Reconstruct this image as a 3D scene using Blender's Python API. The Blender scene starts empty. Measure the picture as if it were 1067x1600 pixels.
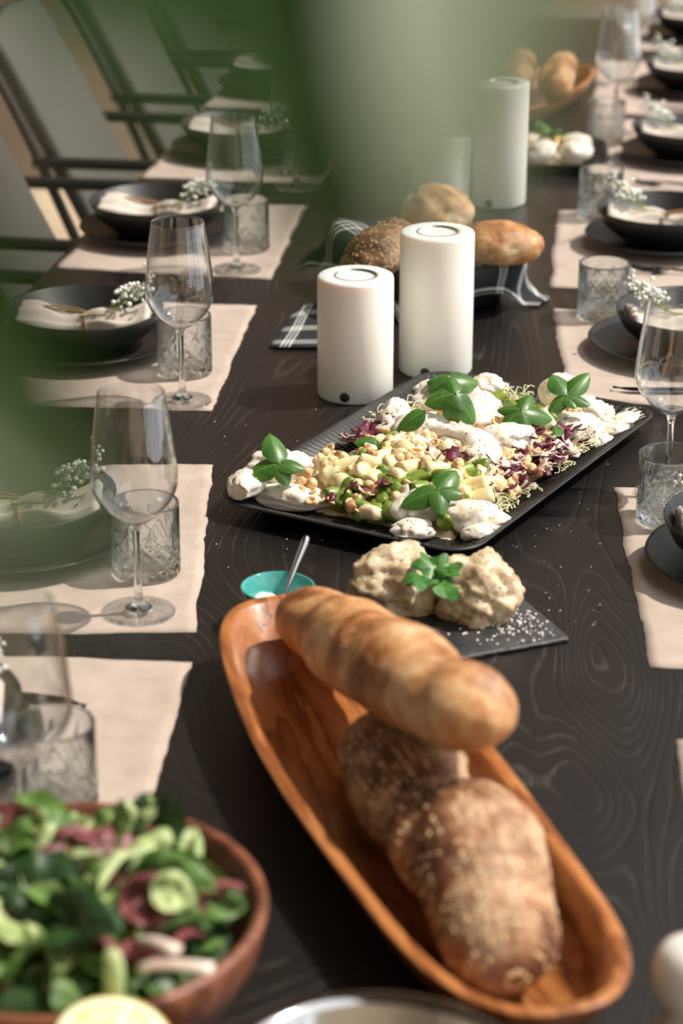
import bpy, bmesh, math, random
from mathutils import Vector, Matrix, noise
R = math.radians; PI = math.pi
rnd = random.Random(11)
scene = bpy.context.scene
col = scene.collection

# ------------------------------------------------------------------ camera
TZ = 0.75                       # table top height
FPX, CX, CY, PITCH = 3600.0, 533.5, 800.0, R(22.0)
CAM = Vector((0, 0, TZ + 1.05))
FWD = Vector((0, math.cos(PITCH), -math.sin(PITCH)))
UP = Vector((0, math.sin(PITCH), math.cos(PITCH)))
cam_data = bpy.data.cameras.new('camera')
cam = bpy.data.objects.new('camera', cam_data); col.objects.link(cam)
cam.location = CAM; cam.rotation_euler = (R(90) - PITCH, 0, 0)
cam_data.sensor_fit = 'VERTICAL'; cam_data.sensor_height = 36.0
cam_data.lens = FPX / 1600.0 * 36.0
cam_data.clip_start = 0.02; cam_data.clip_end = 100
cam_data.dof.use_dof = True
cam_data.dof.focus_distance = 2.86
cam_data.dof.aperture_fstop = 3.9
scene.camera = cam

# ------------------------------------------------------------------ world, sun, exposure
world = bpy.data.worlds.new('sky'); scene.world = world; world.use_nodes = True
bg = world.node_tree.nodes['Background']
bg.inputs[0].default_value = (0.93, 0.96, 1.0, 1); bg.inputs[1].default_value = 1.45
sun_d = bpy.data.lights.new('sun', 'SUN'); sun_d.energy = 4.4; sun_d.angle = R(1.2)
sun_d.color = (1.0, 0.92, 0.81)
sun = bpy.data.objects.new('sun', sun_d); col.objects.link(sun)
sun_dir = Vector((math.cos(R(56)), 0.10, math.sin(R(56))))
sun.rotation_euler = sun_dir.to_track_quat('Z', 'Y').to_euler()
sun.location = (6, 4, 8)
scene.view_settings.view_transform = 'Standard'
scene.view_settings.look = 'None'
scene.view_settings.gamma = 1.0
scene.view_settings.use_curve_mapping = False
scene.view_settings.exposure = 0.15
try:
    scene.cycles.transparent_max_bounces = 32
    scene.cycles.max_bounces = 14
    scene.cycles.transmission_bounces = 12
except Exception: pass

def gp(px, py, z=0.0):
    """point of the place that lies at height z above the table top"""
    d = FWD * FPX + Vector((1, 0, 0)) * (px - CX) + UP * (CY - py)
    t = (TZ + z - CAM.z) / d.z
    return CAM + d * t

# ------------------------------------------------------------------ mesh helpers
def lin(r, g, b):
    def f(c):
        c /= 255.0
        return c / 12.92 if c <= 0.04045 else ((c + 0.055) / 1.055) ** 2.4
    return (f(r), f(g), f(b), 1)

class MB:
    def __init__(s): s.v = []; s.f = []; s.uv = None
    def add(s, vs, fs, M=None):
        o = len(s.v)
        s.v += [tuple(M @ Vector(p)) if M is not None else tuple(p) for p in vs]
        s.f += [tuple(i + o for i in f) for f in fs]
        return s
    def grid(s, pts, nu, nv, cu=False, cv=False):
        """pts[u*nv+v]; cu/cv: closed"""
        o = len(s.v); s.v += [tuple(p) for p in pts]
        for u in range(nu if cu else nu - 1):
            for v in range(nv if cv else nv - 1):
                a = u * nv + v; b = u * nv + (v + 1) % nv
                c = ((u + 1) % nu) * nv + (v + 1) % nv; d = ((u + 1) % nu) * nv + v
                s.f.append((o + a, o + d, o + c, o + b))
        return o
    def lathe(s, prof, seg=40, c=(0, 0, 0), fn=None, cap=True):
        pts = []
        for r, z in prof:
            for k in range(seg):
                a = 2 * PI * k / seg
                x, y, zz = r * math.cos(a), r * math.sin(a), z
                if fn: x, y, zz = fn(x, y, zz, a)
                pts.append((c[0] + x, c[1] + y, c[2] + zz))
        o = s.grid(pts, len(prof), seg, cv=True)
        if cap and prof[0][0] > 1e-6: s.f.append(tuple(o + k for k in range(seg)))
        if cap and prof[-1][0] > 1e-6:
            b = o + (len(prof) - 1) * seg
            s.f.append(tuple(b + k for k in reversed(range(seg))))
        return s
    def tube(s, pts, rad, seg=8, cap=True):
        pts = [Vector(p) for p in pts]; n = len(pts)
        if not isinstance(rad, (list, tuple)): rad = [rad] * n
        nrm = None; out = []
        for i, p in enumerate(pts):
            t = (pts[min(i + 1, n - 1)] - pts[max(i - 1, 0)]).normalized()
            if nrm is None:
                nrm = t.orthogonal().normalized()
            else:
                nrm = (nrm - t * nrm.dot(t))
                nrm = nrm.normalized() if nrm.length > 1e-6 else t.orthogonal().normalized()
            bn = t.cross(nrm)
            for k in range(seg):
                a = 2 * PI * k / seg
                out.append(p + (nrm * math.cos(a) + bn * math.sin(a)) * rad[i])
        o = s.grid(out, n, seg, cv=True)
        if cap:
            s.f.append(tuple(o + k for k in range(seg)))
            b = o + (n - 1) * seg
            s.f.append(tuple(b + k for k in reversed(range(seg))))
        return s
    def box(s, c, d, M=None):
        x, y, z = d[0] / 2, d[1] / 2, d[2] / 2
        vs = [Vector((c[0] + i * x, c[1] + j * y, c[2] + k * z)) for i in (-1, 1) for j in (-1, 1) for k in (-1, 1)]
        return s.add(vs, [(0, 1, 3, 2), (4, 6, 7, 5), (0, 4, 5, 1), (2, 3, 7, 6), (0, 2, 6, 4), (1, 5, 7, 3)], M)
    def prism(s, poly, z0, z1):
        n = len(poly)
        vs = [(p[0], p[1], z0) for p in poly] + [(p[0], p[1], z1) for p in poly]
        fs = [tuple(reversed(range(n))), tuple(range(n, 2 * n))] + [(i, (i + 1) % n, n + (i + 1) % n, n + i) for i in range(n)]
        return s.add(vs, fs)
    def mesh(s, name, mat, smooth=True, uv=None):
        me = bpy.data.meshes.new(name); me.from_pydata(s.v, [], s.f)
        bm = bmesh.new(); bm.from_mesh(me)
        bmesh.ops.recalc_face_normals(bm, faces=bm.faces)
        bm.to_mesh(me); bm.free()
        if smooth:
            for p in me.polygons: p.use_smooth = True
        if uv:
            ul = me.uv_layers.new(name='UVMap')
            for l in me.loops: ul.data[l.index].uv = uv[l.vertex_index]
        if mat: me.materials.append(mat)
        me.update()
        return me
    def build(s, name, mat, parent=None, smooth=True, uv=None, bevel=0, loc=None, rot=None):
        return link(name, s.mesh(name, mat, smooth, uv), parent, bevel, loc, rot)

def link(name, me, parent=None, bevel=0, loc=None, rot=None):
    o = bpy.data.objects.new(name, me); col.objects.link(o)
    if parent: o.parent = parent
    if loc is not None: o.location = loc
    if rot is not None: o.rotation_euler = rot
    if bevel:
        m = o.modifiers.new('bevel', 'BEVEL'); m.width = bevel; m.segments = 2; m.limit_method = 'ANGLE'
    return o

def tag(o, label=None, cat=None, group=None, kind=None):
    if label: o['label'] = label
    if cat: o['category'] = cat
    if group: o['group'] = group
    if kind: o['kind'] = kind
    return o
def thing(name, label, cat, loc=(0, 0, 0), rz=0, group=None):
    o = bpy.data.objects.new(name, None); col.objects.link(o)
    o.location = loc; o.rotation_euler = (0, 0, rz); o.empty_display_size = 0.02
    return tag(o, label, cat, group)
def struct(name, mb, mat, smooth=False, bevel=0):
    return tag(mb.build(name, mat, None, smooth, None, bevel), kind='structure')
def copy_tree(o, parent=None):
    c = o.copy(); col.objects.link(c); c.parent = parent
    for ch in list(o.children): copy_tree(ch, c)
    return c

_ico = {}
def ico(sub):
    if sub not in _ico:
        bm = bmesh.new(); bmesh.ops.create_icosphere(bm, subdivisions=sub, radius=1)
        bm.verts.ensure_lookup_table()
        _ico[sub] = ([v.co.copy() for v in bm.verts], [tuple(v.index for v in f.verts) for f in bm.faces]); bm.free()
    return _ico[sub]
def blob(mb, c, sc, sub=2, amp=0.0, fr=1.0, seed=0.0, M=None, flat=None):
    vs, fs = ico(sub); out = []
    off = Vector((seed * 7.1, seed * 3.3, seed * 5.7))
    for v in vs:
        d = 1 + amp * noise.noise(v * fr + off) if amp else 1
        p = Vector((v.x * sc[0] * d, v.y * sc[1] * d, v.z * sc[2] * d))
        if flat is not None and p.z < flat: p.z = flat + (p.z - flat) * 0.1
        if M is not None: p = M @ p
        out.append(p + Vector(c))
    mb.add(out, fs); return mb
def smooth(a, b, x):
    t = max(0.0, min(1.0, (x - a) / (b - a))); return t * t * (3 - 2 * t)
def interp(tab, x):
    for (x0, y0), (x1, y1) in zip(tab, tab[1:]):
        if x <= x1: return y0 + (y1 - y0) * max(0, (x - x0)) / (x1 - x0)
    return tab[-1][1]
def catmull(pts, n):
    pts = [Vector(p) for p in pts]; P = [2 * pts[0] - pts[1]] + pts + [2 * pts[-1] - pts[-2]]
    out = []
    m = len(pts) - 1
    for i in range(n):
        t = i / (n - 1) * m; k = min(int(t), m - 1); t -= k
        a, b, c, d = P[k:k + 4]
        out.append(0.5 * ((2 * b) + (c - a) * t + (2 * a - 5 * b + 4 * c - d) * t * t + (3 * b - a - 3 * c + d) * t ** 3))
    return out
def frame(d, up=Vector((0, 0, 1))):
    """matrix with X along d and Z near up"""
    x = d.normalized(); z = (up - x * up.dot(x)).normalized(); y = z.cross(x)
    return Matrix((x, y, z)).transposed()

# ------------------------------------------------------------------ materials
class N:
    def __init__(s, name):
        s.m = bpy.data.materials.new(name); s.m.use_nodes = True
        s.t = s.m.node_tree; s.b = s.t.nodes['Principled BSDF']; s.out = s.t.nodes['Material Output']
        s._co = None
    def n(s, ty, **kw):
        x = s.t.nodes.new(ty)
        for k, v in kw.items(): setattr(x, k, v)
        return x
    def l(s, a, b): s.t.links.new(a, b)
    def co(s, kind='Object', scale=(1, 1, 1), rot=(0, 0, 0)):
        tc = s.n('ShaderNodeTexCoord'); mp = s.n('ShaderNodeMapping')
        mp.inputs['Scale'].default_value = scale; mp.inputs['Rotation'].default_value = rot
        s.l(tc.outputs[kind], mp.inputs[0]); return mp.outputs[0]
    def noise(s, co, scale, detail=4, rough=0.55, dist=0):
        x = s.n('ShaderNodeTexNoise'); x.inputs['Scale'].default_value = scale
        x.inputs['Detail'].default_value = detail; x.inputs['Roughness'].default_value = rough
        x.inputs['Distortion'].default_value = dist
        s.l(co, x.inputs['Vector']); return x.outputs['Fac']
    def ramp(s, fac, stops, interp='LINEAR'):
        x = s.n('ShaderNodeValToRGB'); e = x.color_ramp.elements; x.color_ramp.interpolation = interp
        while len(e) < len(stops): e.new(0.5)
        for k, (p, c) in enumerate(stops): e[k].position = p; e[k].color = c
        s.l(fac, x.inputs[0]); return x.outputs[0]
    def math(s, op, a, b=None, clamp=False):
        x = s.n('ShaderNodeMath', operation=op, use_clamp=clamp)
        for k, q in enumerate((a, b)):
            if q is None: continue
            if isinstance(q, (int, float)): x.inputs[k].default_value = q
            else: s.l(q, x.inputs[k])
        return x.outputs[0]
    def mix(s, fac, a, b):
        x = s.n('ShaderNodeMix', data_type='RGBA')
        for k, q in ((0, fac), (6, a), (7, b)):
            if isinstance(q, (int, float, tuple)): x.inputs[k].default_value = q
            else: s.l(q, x.inputs[k])
        return x.outputs[2]
    def bump(s, h, strength, dist=0.001):
        x = s.n('ShaderNodeBump'); x.inputs['Strength'].default_value = strength; x.inputs['Distance'].default_value = dist
        s.l(h, x.inputs['Height']); s.l(x.outputs[0], s.b.inputs['Normal'])
    def col(s, c):
        if isinstance(c, tuple): s.b.inputs['Base Color'].default_value = c
        else: s.l(c, s.b.inputs['Base Color'])
    def p(s, **kw):
        for k, v in kw.items():
            s.b.inputs[k.replace('_', ' ')].default_value = v
        return s

def simple(name, c1, c2=None, scale=40, rough=0.5, bump=0.0, bscale=None, bdist=0.001, spec=0.5, metal=0.0, sss=0.0, sssr=0.01, coat=0.0, lo=0.35, hi=0.65, sc=(1, 1, 1), detail=4):
    n = N(name); co = n.co(scale=sc)
    if c2: n.col(n.ramp(n.noise(co, scale, detail), [(lo, c1), (hi, c2)]))
    else: n.col(c1)
    n.p(Roughness=rough, Metallic=metal)
    n.b.inputs['Specular IOR Level'].default_value = spec
    n.b.inputs['Coat Weight'].default_value = coat
    if sss:
        n.b.inputs['Subsurface Weight'].default_value = sss
        n.b.inputs['Subsurface Scale'].default_value = sssr
    if bump: n.bump(n.noise(co, bscale or scale * 2, 3), bump, bdist)
    return n.m

def m_table():
    n = N('black_stained_oak'); co = n.co(rot=(0, 0, R(7.5)))
    mp = n.n('ShaderNodeMapping'); mp.inputs['Scale'].default_value = (1, 0.24, 1); n.l(co, mp.inputs[0])
    wob = n.noise(mp.outputs[0], 2.6, 2, 0.5, 0.5)
    # growth rings: contour lines of a slow field stretched along the boards
    rings = n.math('FRACT', n.math('MULTIPLY', wob, 84.0))
    line = n.math('ABSOLUTE', n.math('SUBTRACT', rings, 0.5))
    line = n.ramp(line, [(0.0, (1, 1, 1, 1)), (0.14, (0, 0, 0, 1))])
    fm = n.n('ShaderNodeMapping'); fm.inputs['Scale'].default_value = (1, 0.05, 1); n.l(co, fm.inputs[0])
    fib = n.noise(fm.outputs[0], 420, 3, 0.6)
    fibr = n.ramp(fib, [(0.5, (0, 0, 0, 1)), (0.75, (1, 1, 1, 1))])
    brk = n.ramp(n.noise(co, 9, 4, 0.6), [(0.47, (0, 0, 0, 1)), (0.62, (1, 1, 1, 1))])
    l2 = n.math('MULTIPLY', n.math('MULTIPLY', line, brk), n.ramp(fib, [(0.35, (0, 0, 0, 1)), (0.6, (1, 1, 1, 1))]))
    c = n.mix(n.math('MULTIPLY', fibr, 0.3), lin(22, 18, 16), lin(38, 31, 27))
    c = n.mix(n.math('MULTIPLY', l2, 0.32), c, lin(112, 104, 96))
    n.col(c)
    h = n.math('ADD', n.math('MULTIPLY', line, -1.0), n.math('MULTIPLY', fib, 0.5))
    n.bump(h, 0.28, 0.0012)
    n.p(Roughness=0.38); n.b.inputs['Specular IOR Level'].default_value = 0.5
    return n.m

def m_linen(name, c1, c2, weave=900):
    n = N(name); co = n.co()
    w1 = n.n('ShaderNodeTexWave', wave_type='BANDS', bands_direction='X'); w2 = n.n('ShaderNodeTexWave', wave_type='BANDS', bands_direction='Y')
    for w in (w1, w2):
        w.inputs['Scale'].default_value = weave / 6.28; w.inputs['Distortion'].default_value = 3.0
        w.inputs['Detail'].default_value = 2; w.inputs['Detail Scale'].default_value = 3.0
        n.l(co, w.inputs['Vector'])
    wv = n.math('MULTIPLY', n.math('ADD', w1.outputs['Fac'], w2.outputs['Fac']), 0.5)
    big = n.noise(co, 26, 4)
    c = n.mix(n.ramp(big, [(0.3, (0, 0, 0, 1)), (0.7, (1, 1, 1, 1))]), c1, c2)
    dk = n.n('ShaderNodeMix', data_type='RGBA', blend_type='MULTIPLY'); dk.inputs[0].default_value = 0.35
    n.l(c, dk.inputs[6]); n.l(n.ramp(wv, [(0.2, (0.55, 0.53, 0.5, 1)), (0.75, (1, 1, 1, 1))]), dk.inputs[7])
    n.col(dk.outputs[2])
    n.bump(n.math('ADD', wv, n.math('MULTIPLY', big, 1.2)), 0.5, 0.0012)
    n.p(Roughness=0.92); n.b.inputs['Specular IOR Level'].default_value = 0.15
    n.b.inputs['Sheen Weight'].default_value = 0.1
    return n.m

def m_thin_glass(name, pw=2.6, k=0.85, f0=0.06, dark=0.35):
    n = N(name); n.t.nodes.remove(n.b)
    lw = n.n('ShaderNodeLayerWeight'); lw.inputs[0].default_value = 0.5
    fr = n.math('ADD', n.math('MULTIPLY', n.math('POWER', lw.outputs['Facing'], pw), k), f0)
    tcol = n.ramp(lw.outputs['Facing'], [(0.0, (0.985, 0.99, 0.99, 1)), (0.7, (0.95, 0.96, 0.96, 1)), (1.0, (dark, dark * 1.06, dark * 1.06, 1))])
    tr = n.n('ShaderNodeBsdfTransparent'); tr.inputs[0].default_value = (0.965, 0.975, 0.975, 1)
    gl = n.n('ShaderNodeBsdfGlossy'); gl.inputs['Roughness'].default_value = 0.015; gl.inputs[0].default_value = (1, 1, 1, 1)
    mx = n.n('ShaderNodeMixShader')
    n.l(tcol, tr.inputs[0]); n.l(fr, mx.inputs[0]); n.l(tr.outputs[0], mx.inputs[1]); n.l(gl.outputs[0], mx.inputs[2])
    n.l(mx.outputs[0], n.out.inputs[0]); return n.m
def m_glass(name, tp=0.5, tint=(0.97, 0.99, 0.99, 1)):
    """clear glass: part refraction, part straight-through so light reaches what lies beneath"""
    n = N(name); n.t.nodes.remove(n.b)
    g = n.n('ShaderNodeBsdfGlass'); g.inputs['IOR'].default_value = 1.48; g.inputs['Roughness'].default_value = 0.0
    g.inputs[0].default_value = tint
    lw = n.n('ShaderNodeLayerWeight'); lw.inputs[0].default_value = 0.5
    fr = n.math('ADD', n.math('MULTIPLY', n.math('POWER', lw.outputs['Facing'], 2.6), 0.85), 0.06)
    tr = n.n('ShaderNodeBsdfTransparent'); gl = n.n('ShaderNodeBsdfGlossy'); gl.inputs['Roughness'].default_value = 0.02
    n.l(n.ramp(lw.outputs['Facing'], [(0.0, (0.98, 0.99, 0.99, 1)), (0.6, (0.90, 0.93, 0.93, 1)), (1.0, (0.25, 0.29, 0.29, 1))]), tr.inputs[0])
    m1 = n.n('ShaderNodeMixShader'); n.l(fr, m1.inputs[0]); n.l(tr.outputs[0], m1.inputs[1]); n.l(gl.outputs[0], m1.inputs[2])
    mx = n.n('ShaderNodeMixShader'); mx.inputs[0].default_value = tp
    n.l(g.outputs[0], mx.inputs[1]); n.l(m1.outputs[0], mx.inputs[2]); n.l(mx.outputs[0], n.out.inputs[0]); return n.m

def m_bread(name, stops, rough=0.75, bump=0.35, fl=0.35):
    n = N(name); co = n.co()
    a = n.noise(co, 16, 5, 0.6, 0.6); b = n.noise(co, 60, 4, 0.65)
    v = n.math('ADD', n.math('MULTIPLY', a, 0.75), n.math('MULTIPLY', b, 0.25))
    c = n.ramp(v, stops)
    flour = n.ramp(n.noise(co, 9, 6, 0.75), [(0.50, (0, 0, 0, 1)), (0.68, (1, 1, 1, 1))])
    c = n.mix(n.math('MULTIPLY', flour, fl), c, lin(226, 205, 178))
    n.col(c); n.p(Roughness=rough); n.b.inputs['Specular IOR Level'].default_value = 0.3
    n.bump(n.math('ADD', n.noise(co, 130, 4), n.math('MULTIPLY', a, 2)), bump, 0.003)
    return n.m

def m_wood(name, c1, c2, c3, axis=1, rough=0.4, scale=9):
    n = N(name); sc = [1.0, 1.0, 1.0]; sc[axis] = 0.14; co = n.co(scale=tuple(sc))
    f = n.noise(co, scale, 5, 0.6, 1.2)
    w = n.math('FRACT', n.math('MULTIPLY', f, 7))
    c = n.ramp(w, [(0.0, c1), (0.35, c2), (0.8, c3), (1.0, c1)])
    fi = n.noise(co, scale * 22, 3, 0.6)
    c = n.mix(n.math('MULTIPLY', n.ramp(fi, [(0.45, (0, 0, 0, 1)), (0.7, (1, 1, 1, 1))]), 0.35), c, c1)
    n.col(c); n.p(Roughness=rough); n.bump(fi, 0.15, 0.001)
    return n.m

def m_check():
    n = N('checked_cotton'); tc = n.n('ShaderNodeTexCoord'); sp = n.n('ShaderNodeSeparateXYZ'); n.l(tc.outputs['UV'], sp.inputs[0])
    def lines(v):
        f = n.math('FRACT', n.math('MULTIPLY', v, 6.0))
        out = None
        for c, w in ((0.40, 0.028), (0.50, 0.022), (0.60, 0.028)):
            d = n.math('LESS_THAN', n.math('ABSOLUTE', n.math('SUBTRACT', f, c)), w)
            out = d if out is None else n.math('ADD', out, d, True)
        return out
    a = lines(sp.outputs[0]); b = lines(sp.outputs[1])
    s = n.math('MULTIPLY', n.math('ADD', a, b), 0.5)
    n.col(n.ramp(s, [(0.0, lin(22, 28, 32)), (0.5, lin(168, 170, 168)), (1.0, lin(238, 236, 230))]))
    n.p(Roughness=0.9); n.bump(n.noise(n.co(), 700, 2), 0.3, 0.001); return n.m

def m_leaf(name, c1, c2, trans=0.25, rough=0.4, scale=60, vein=None):
    n = N(name); co = n.co(); c = n.ramp(n.noise(co, scale, 4), [(0.35, c1), (0.65, c2)])
    if vein:
        tc = n.n('ShaderNodeTexCoord'); sp = n.n('ShaderNodeSeparateXYZ'); n.l(tc.outputs['UV'], sp.inputs[0])
        v = n.math('ABSOLUTE', n.math('SUBTRACT', sp.outputs[1], 0.5))
        mid = n.math('LESS_THAN', v, 0.022)
        q = n.math('FRACT', n.math('ADD', n.math('MULTIPLY', sp.outputs[0], 7.0), n.math('MULTIPLY', v, -5.0)))
        side = n.math('MULTIPLY', n.math('LESS_THAN', n.math('ABSOLUTE', n.math('SUBTRACT', q, 0.5)), 0.07), 0.55)
        k = n.math('MAXIMUM', mid, side)
        c = n.mix(n.math('MULTIPLY', k, 0.55), c, vein)
        n.bump(n.math('SUBTRACT', 1.0, k), 0.6, 0.0008)
    n.col(c); n.p(Roughness=rough)
    if trans:
        tr = n.n('ShaderNodeBsdfTranslucent'); mx = n.n('ShaderNodeMixShader'); mx.inputs[0].default_value = trans
        hs = n.n('ShaderNodeHueSaturation'); hs.inputs['Value'].default_value = 1.5
        if isinstance(c, tuple): hs.inputs['Color'].default_value = c
        else: n.l(c, hs.inputs['Color'])
        n.l(hs.outputs[0], tr.inputs[0])
        n.l(n.b.outputs[0], mx.inputs[1]); n.l(tr.outputs[0], mx.inputs[2]); n.l(mx.outputs[0], n.out.inputs[0])
    return n.m

M = {}
M['table'] = m_table()
M['linen'] = m_linen('linen_placemat', lin(186, 168, 155), lin(203, 186, 174))
M['napkin'] = m_linen('linen_napkin', lin(214, 202, 188), lin(232, 224, 212), 1100)
M['black'] = simple('matte_black_stoneware', lin(28, 27, 27), lin(38, 36, 36), 30, 0.42, 0.08, 220, 0.0006)
M['cord'] = simple('jute_cord', lin(150, 106, 66), lin(182, 138, 92), 300, 0.9)
M['blossom'] = simple('white_blossom', lin(236, 238, 226), lin(250, 250, 244), 300, 0.8)
M['stem'] = simple('green_stem', lin(96, 118, 62), lin(136, 146, 84), 90, 0.7)
M['thin'] = m_thin_glass('thin_clear_glass')
M['glass'] = m_glass('solid_clear_glass', 0.06)
M['cut'] = m_glass('cut_clear_glass', 0.15, (0.97, 0.995, 0.995, 1))
M['etch'] = simple('etched_glass', lin(225, 232, 232), rough=0.7)
M['wax'] = simple('white_candle_wax', lin(246, 246, 238), rough=0.38, sss=0.6, sssr=0.03)
M['tealight'] = simple('tealight_wax', lin(250, 247, 240), rough=0.4, sss=0.3, sssr=0.01)
M['alu'] = simple('tealight_aluminium', lin(190, 188, 186), rough=0.35, metal=1.0)
M['darkplug'] = simple('dark_plug', lin(46, 38, 36), rough=0.5)
M['steel'] = simple('polished_steel', lin(205, 203, 200), rough=0.12, metal=1.0)
M['blacksteel'] = simple('black_cutlery_steel', lin(40, 38, 38), rough=0.28, metal=0.8)
M['loaf'] = m_bread('golden_crust', [(0.36, lin(104, 60, 32)), (0.45, lin(158, 102, 58)), (0.53, lin(192, 138, 88)), (0.63, lin(220, 182, 138))], 0.55, 0.35, 0.38)
M['roll'] = m_bread('light_roll_crust', [(0.36, lin(128, 78, 44)), (0.45, lin(180, 126, 80)), (0.54, lin(212, 170, 124)), (0.63, lin(232, 206, 170))], 0.7, 0.45, 0.4)
M['seedloaf'] = m_bread('dark_seeded_crust', [(0.36, lin(62, 36, 22)), (0.45, lin(108, 68, 44)), (0.54, lin(146, 100, 68)), (0.63, lin(184, 148, 116))], 0.7, 0.8, 0.40)
M['seed'] = simple('oat_seed', lin(206, 164, 112), lin(236, 208, 164), 120, 0.7)
M['trough'] = m_wood('orange_olive_wood', lin(120, 66, 34), lin(168, 104, 56), lin(188, 124, 72), 1, 0.32)
M['bowlwood'] = m_wood('acacia_bowl_wood', lin(92, 52, 36), lin(128, 76, 54), lin(146, 92, 66), 0, 0.4)
M['burrata'] = simple('burrata_cheese', lin(212, 184, 140), lin(230, 224, 212), 34, 0.45, 0.25, 90, 0.002, sss=0.25, sssr=0.008, lo=0.30, hi=0.46)
M['cream'] = simple('seasoned_cream', lin(186, 158, 112), lin(222, 206, 172), 60, 0.5, 0.4, 120, 0.002, lo=0.4, hi=0.55)
M['green_asp'] = simple('green_asparagus', lin(86, 112, 34), lin(150, 168, 72), 50, 0.32, 0.2, 150)
M['white_asp'] = simple('white_asparagus', lin(226, 208, 150), lin(244, 234, 198), 50, 0.35, 0.2, 120, sss=0.2, sssr=0.006)
M['nut'] = simple('roasted_hazelnut', lin(212, 164, 106), lin(242, 216, 170), 120, 0.55, 0.3, 260, lo=0.4, hi=0.6)
M['nutskin'] = simple('hazelnut_skin', lin(140, 86, 52), lin(216, 170, 120), 90, 0.6, 0.3, 200)
M['radic'] = simple('radicchio_purple', lin(74, 18, 40), lin(124, 44, 66), 70, 0.35)
M['radicw'] = simple('radicchio_rib', lin(206, 176, 164), lin(236, 222, 206), 70, 0.4)
M['sprout'] = simple('yellow_sprout', lin(206, 206, 140), lin(240, 236, 206), 90, 0.5)
M['zest'] = simple('pistachio_crumb', lin(150, 140, 60), lin(206, 190, 100), 200, 0.7)
M['pepper'] = simple('cracked_pepper', lin(56, 44, 36), rough=0.8)
M['basil'] = m_leaf('basil_leaf', lin(48, 90, 32), lin(84, 128, 54), 0.22, 0.36, 40, lin(126, 164, 84))
M['lettuce'] = m_leaf('green_lettuce', lin(48, 84, 34), lin(112, 148, 72), 0.2, 0.45, 30, lin(176, 196, 132))
M['palelettuce'] = m_leaf('pale_lettuce', lin(130, 162, 84), lin(200, 212, 150), 0.2, 0.45, 30, lin(220, 228, 184))
M['redlettuce'] = m_leaf('red_lettuce', lin(74, 26, 36), lin(150, 84, 84), 0.2, 0.45, 24, lin(190, 130, 124))
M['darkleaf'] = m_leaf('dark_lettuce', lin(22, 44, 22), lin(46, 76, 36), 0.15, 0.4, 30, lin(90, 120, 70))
M['parsley'] = m_leaf('parsley_leaf', lin(48, 98, 40), lin(92, 146, 70), 0.2, 0.4, 60)
M['lemon'] = simple('lemon_flesh', lin(240, 226, 130), lin(250, 244, 190), 60, 0.35, 0.3, 120, sss=0.3, sssr=0.01)
M['lemonrind'] = simple('lemon_rind', lin(238, 214, 84), lin(246, 228, 120), 60, 0.45, 0.4, 250)
M['pith'] = simple('lemon_pith', lin(250, 246, 220), rough=0.6)
M['spread'] = simple('herb_butter', lin(176, 150, 116), lin(220, 202, 170), 70, 0.42, 0.5, 110, 0.003, sss=0.2, sssr=0.008, lo=0.38, hi=0.6)
M['speck'] = simple('herb_fleck', lin(110, 92, 56), lin(80, 96, 50), 200, 0.7)
M['slate'] = simple('black_slate', lin(38, 38, 40), lin(62, 60, 60), 30, 0.5, 0.8, 60, 0.003)
M['salt'] = simple('coarse_salt', lin(248, 246, 242), rough=0.5)
M['teal'] = simple('teal_glaze', lin(62, 152, 148), lin(92, 178, 170), 20, 0.12, coat=0.5)
M['darkglaze'] = simple('dark_brown_glaze', lin(40, 34, 32), lin(56, 46, 42), 40, 0.3)
M['check'] = m_check()
M['darkbasket'] = simple('dark_green_basket', lin(30, 44, 46), lin(40, 54, 54), 30, 0.45)
M['porcelain'] = simple('white_porcelain', lin(232, 228, 220), rough=0.2, coat=0.4)
M['fabric'] = simple('grey_upholstery', lin(78, 77, 72), lin(92, 90, 84), 200, 0.9, 0.3, 600)
M['metal'] = simple('black_powder_coat', lin(32, 32, 30), rough=0.45)
M['floor'] = simple('beige_floor', lin(206, 186, 160), lin(218, 200, 174), 3, 0.5)
M['wall'] = simple('taupe_wall', lin(192, 178, 158), lin(202, 188, 168), 2, 0.9)
M['farwall'] = simple('brown_far_wall', lin(206, 170, 138), lin(214, 180, 148), 2, 0.9)
M['ceil'] = simple('dark_ceiling', lin(64, 58, 52), lin(72, 66, 60), 3, 0.9)
M['bark'] = simple('plant_bark', lin(92, 78, 60), lin(120, 104, 84), 40, 0.9, 0.5, 80)
M['bigleaf'] = m_leaf('glossy_plant_leaf', lin(30, 58, 18), lin(38, 68, 24), 0.08, 0.75, 12, lin(110, 140, 80))
M['paleleaf'] = m_leaf('grey_green_plant_leaf', lin(120, 136, 110), lin(136, 150, 124), 0.15, 0.5, 12, lin(170, 184, 160))
M['pot'] = simple('clay_pot', lin(120, 112, 104), lin(136, 128, 118), 20, 0.8)
M['soil'] = simple('potting_soil', lin(44, 34, 28), lin(60, 48, 38), 80, 0.95, 0.5, 100)

# ------------------------------------------------------------------ the room
AX = R(-7.5)                                   # the table's long axis leans this far from the view axis
RZ = Matrix.Rotation(AX, 4, 'Z')
struct('floor', MB().box((0, 3.6, -0.05), (9, 13, 0.1)), M['floor'])
struct('wall_far', MB().box((0, 10.1, 2.3), (9, 0.2, 4.6)), M['farwall'])
struct('wall_left', MB().box((-4.3, 3.6, 2.3), (0.2, 12.8, 4.6)), M['wall'])
struct('wall_back', MB().box((0, -2.9, 2.3), (9, 0.2, 4.6)), M['wall'])
struct('baseboard_far', MB().box((0, 9.985, 0.06), (8.4, 0.03, 0.12)), M['wall'], bevel=0.004)
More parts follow.
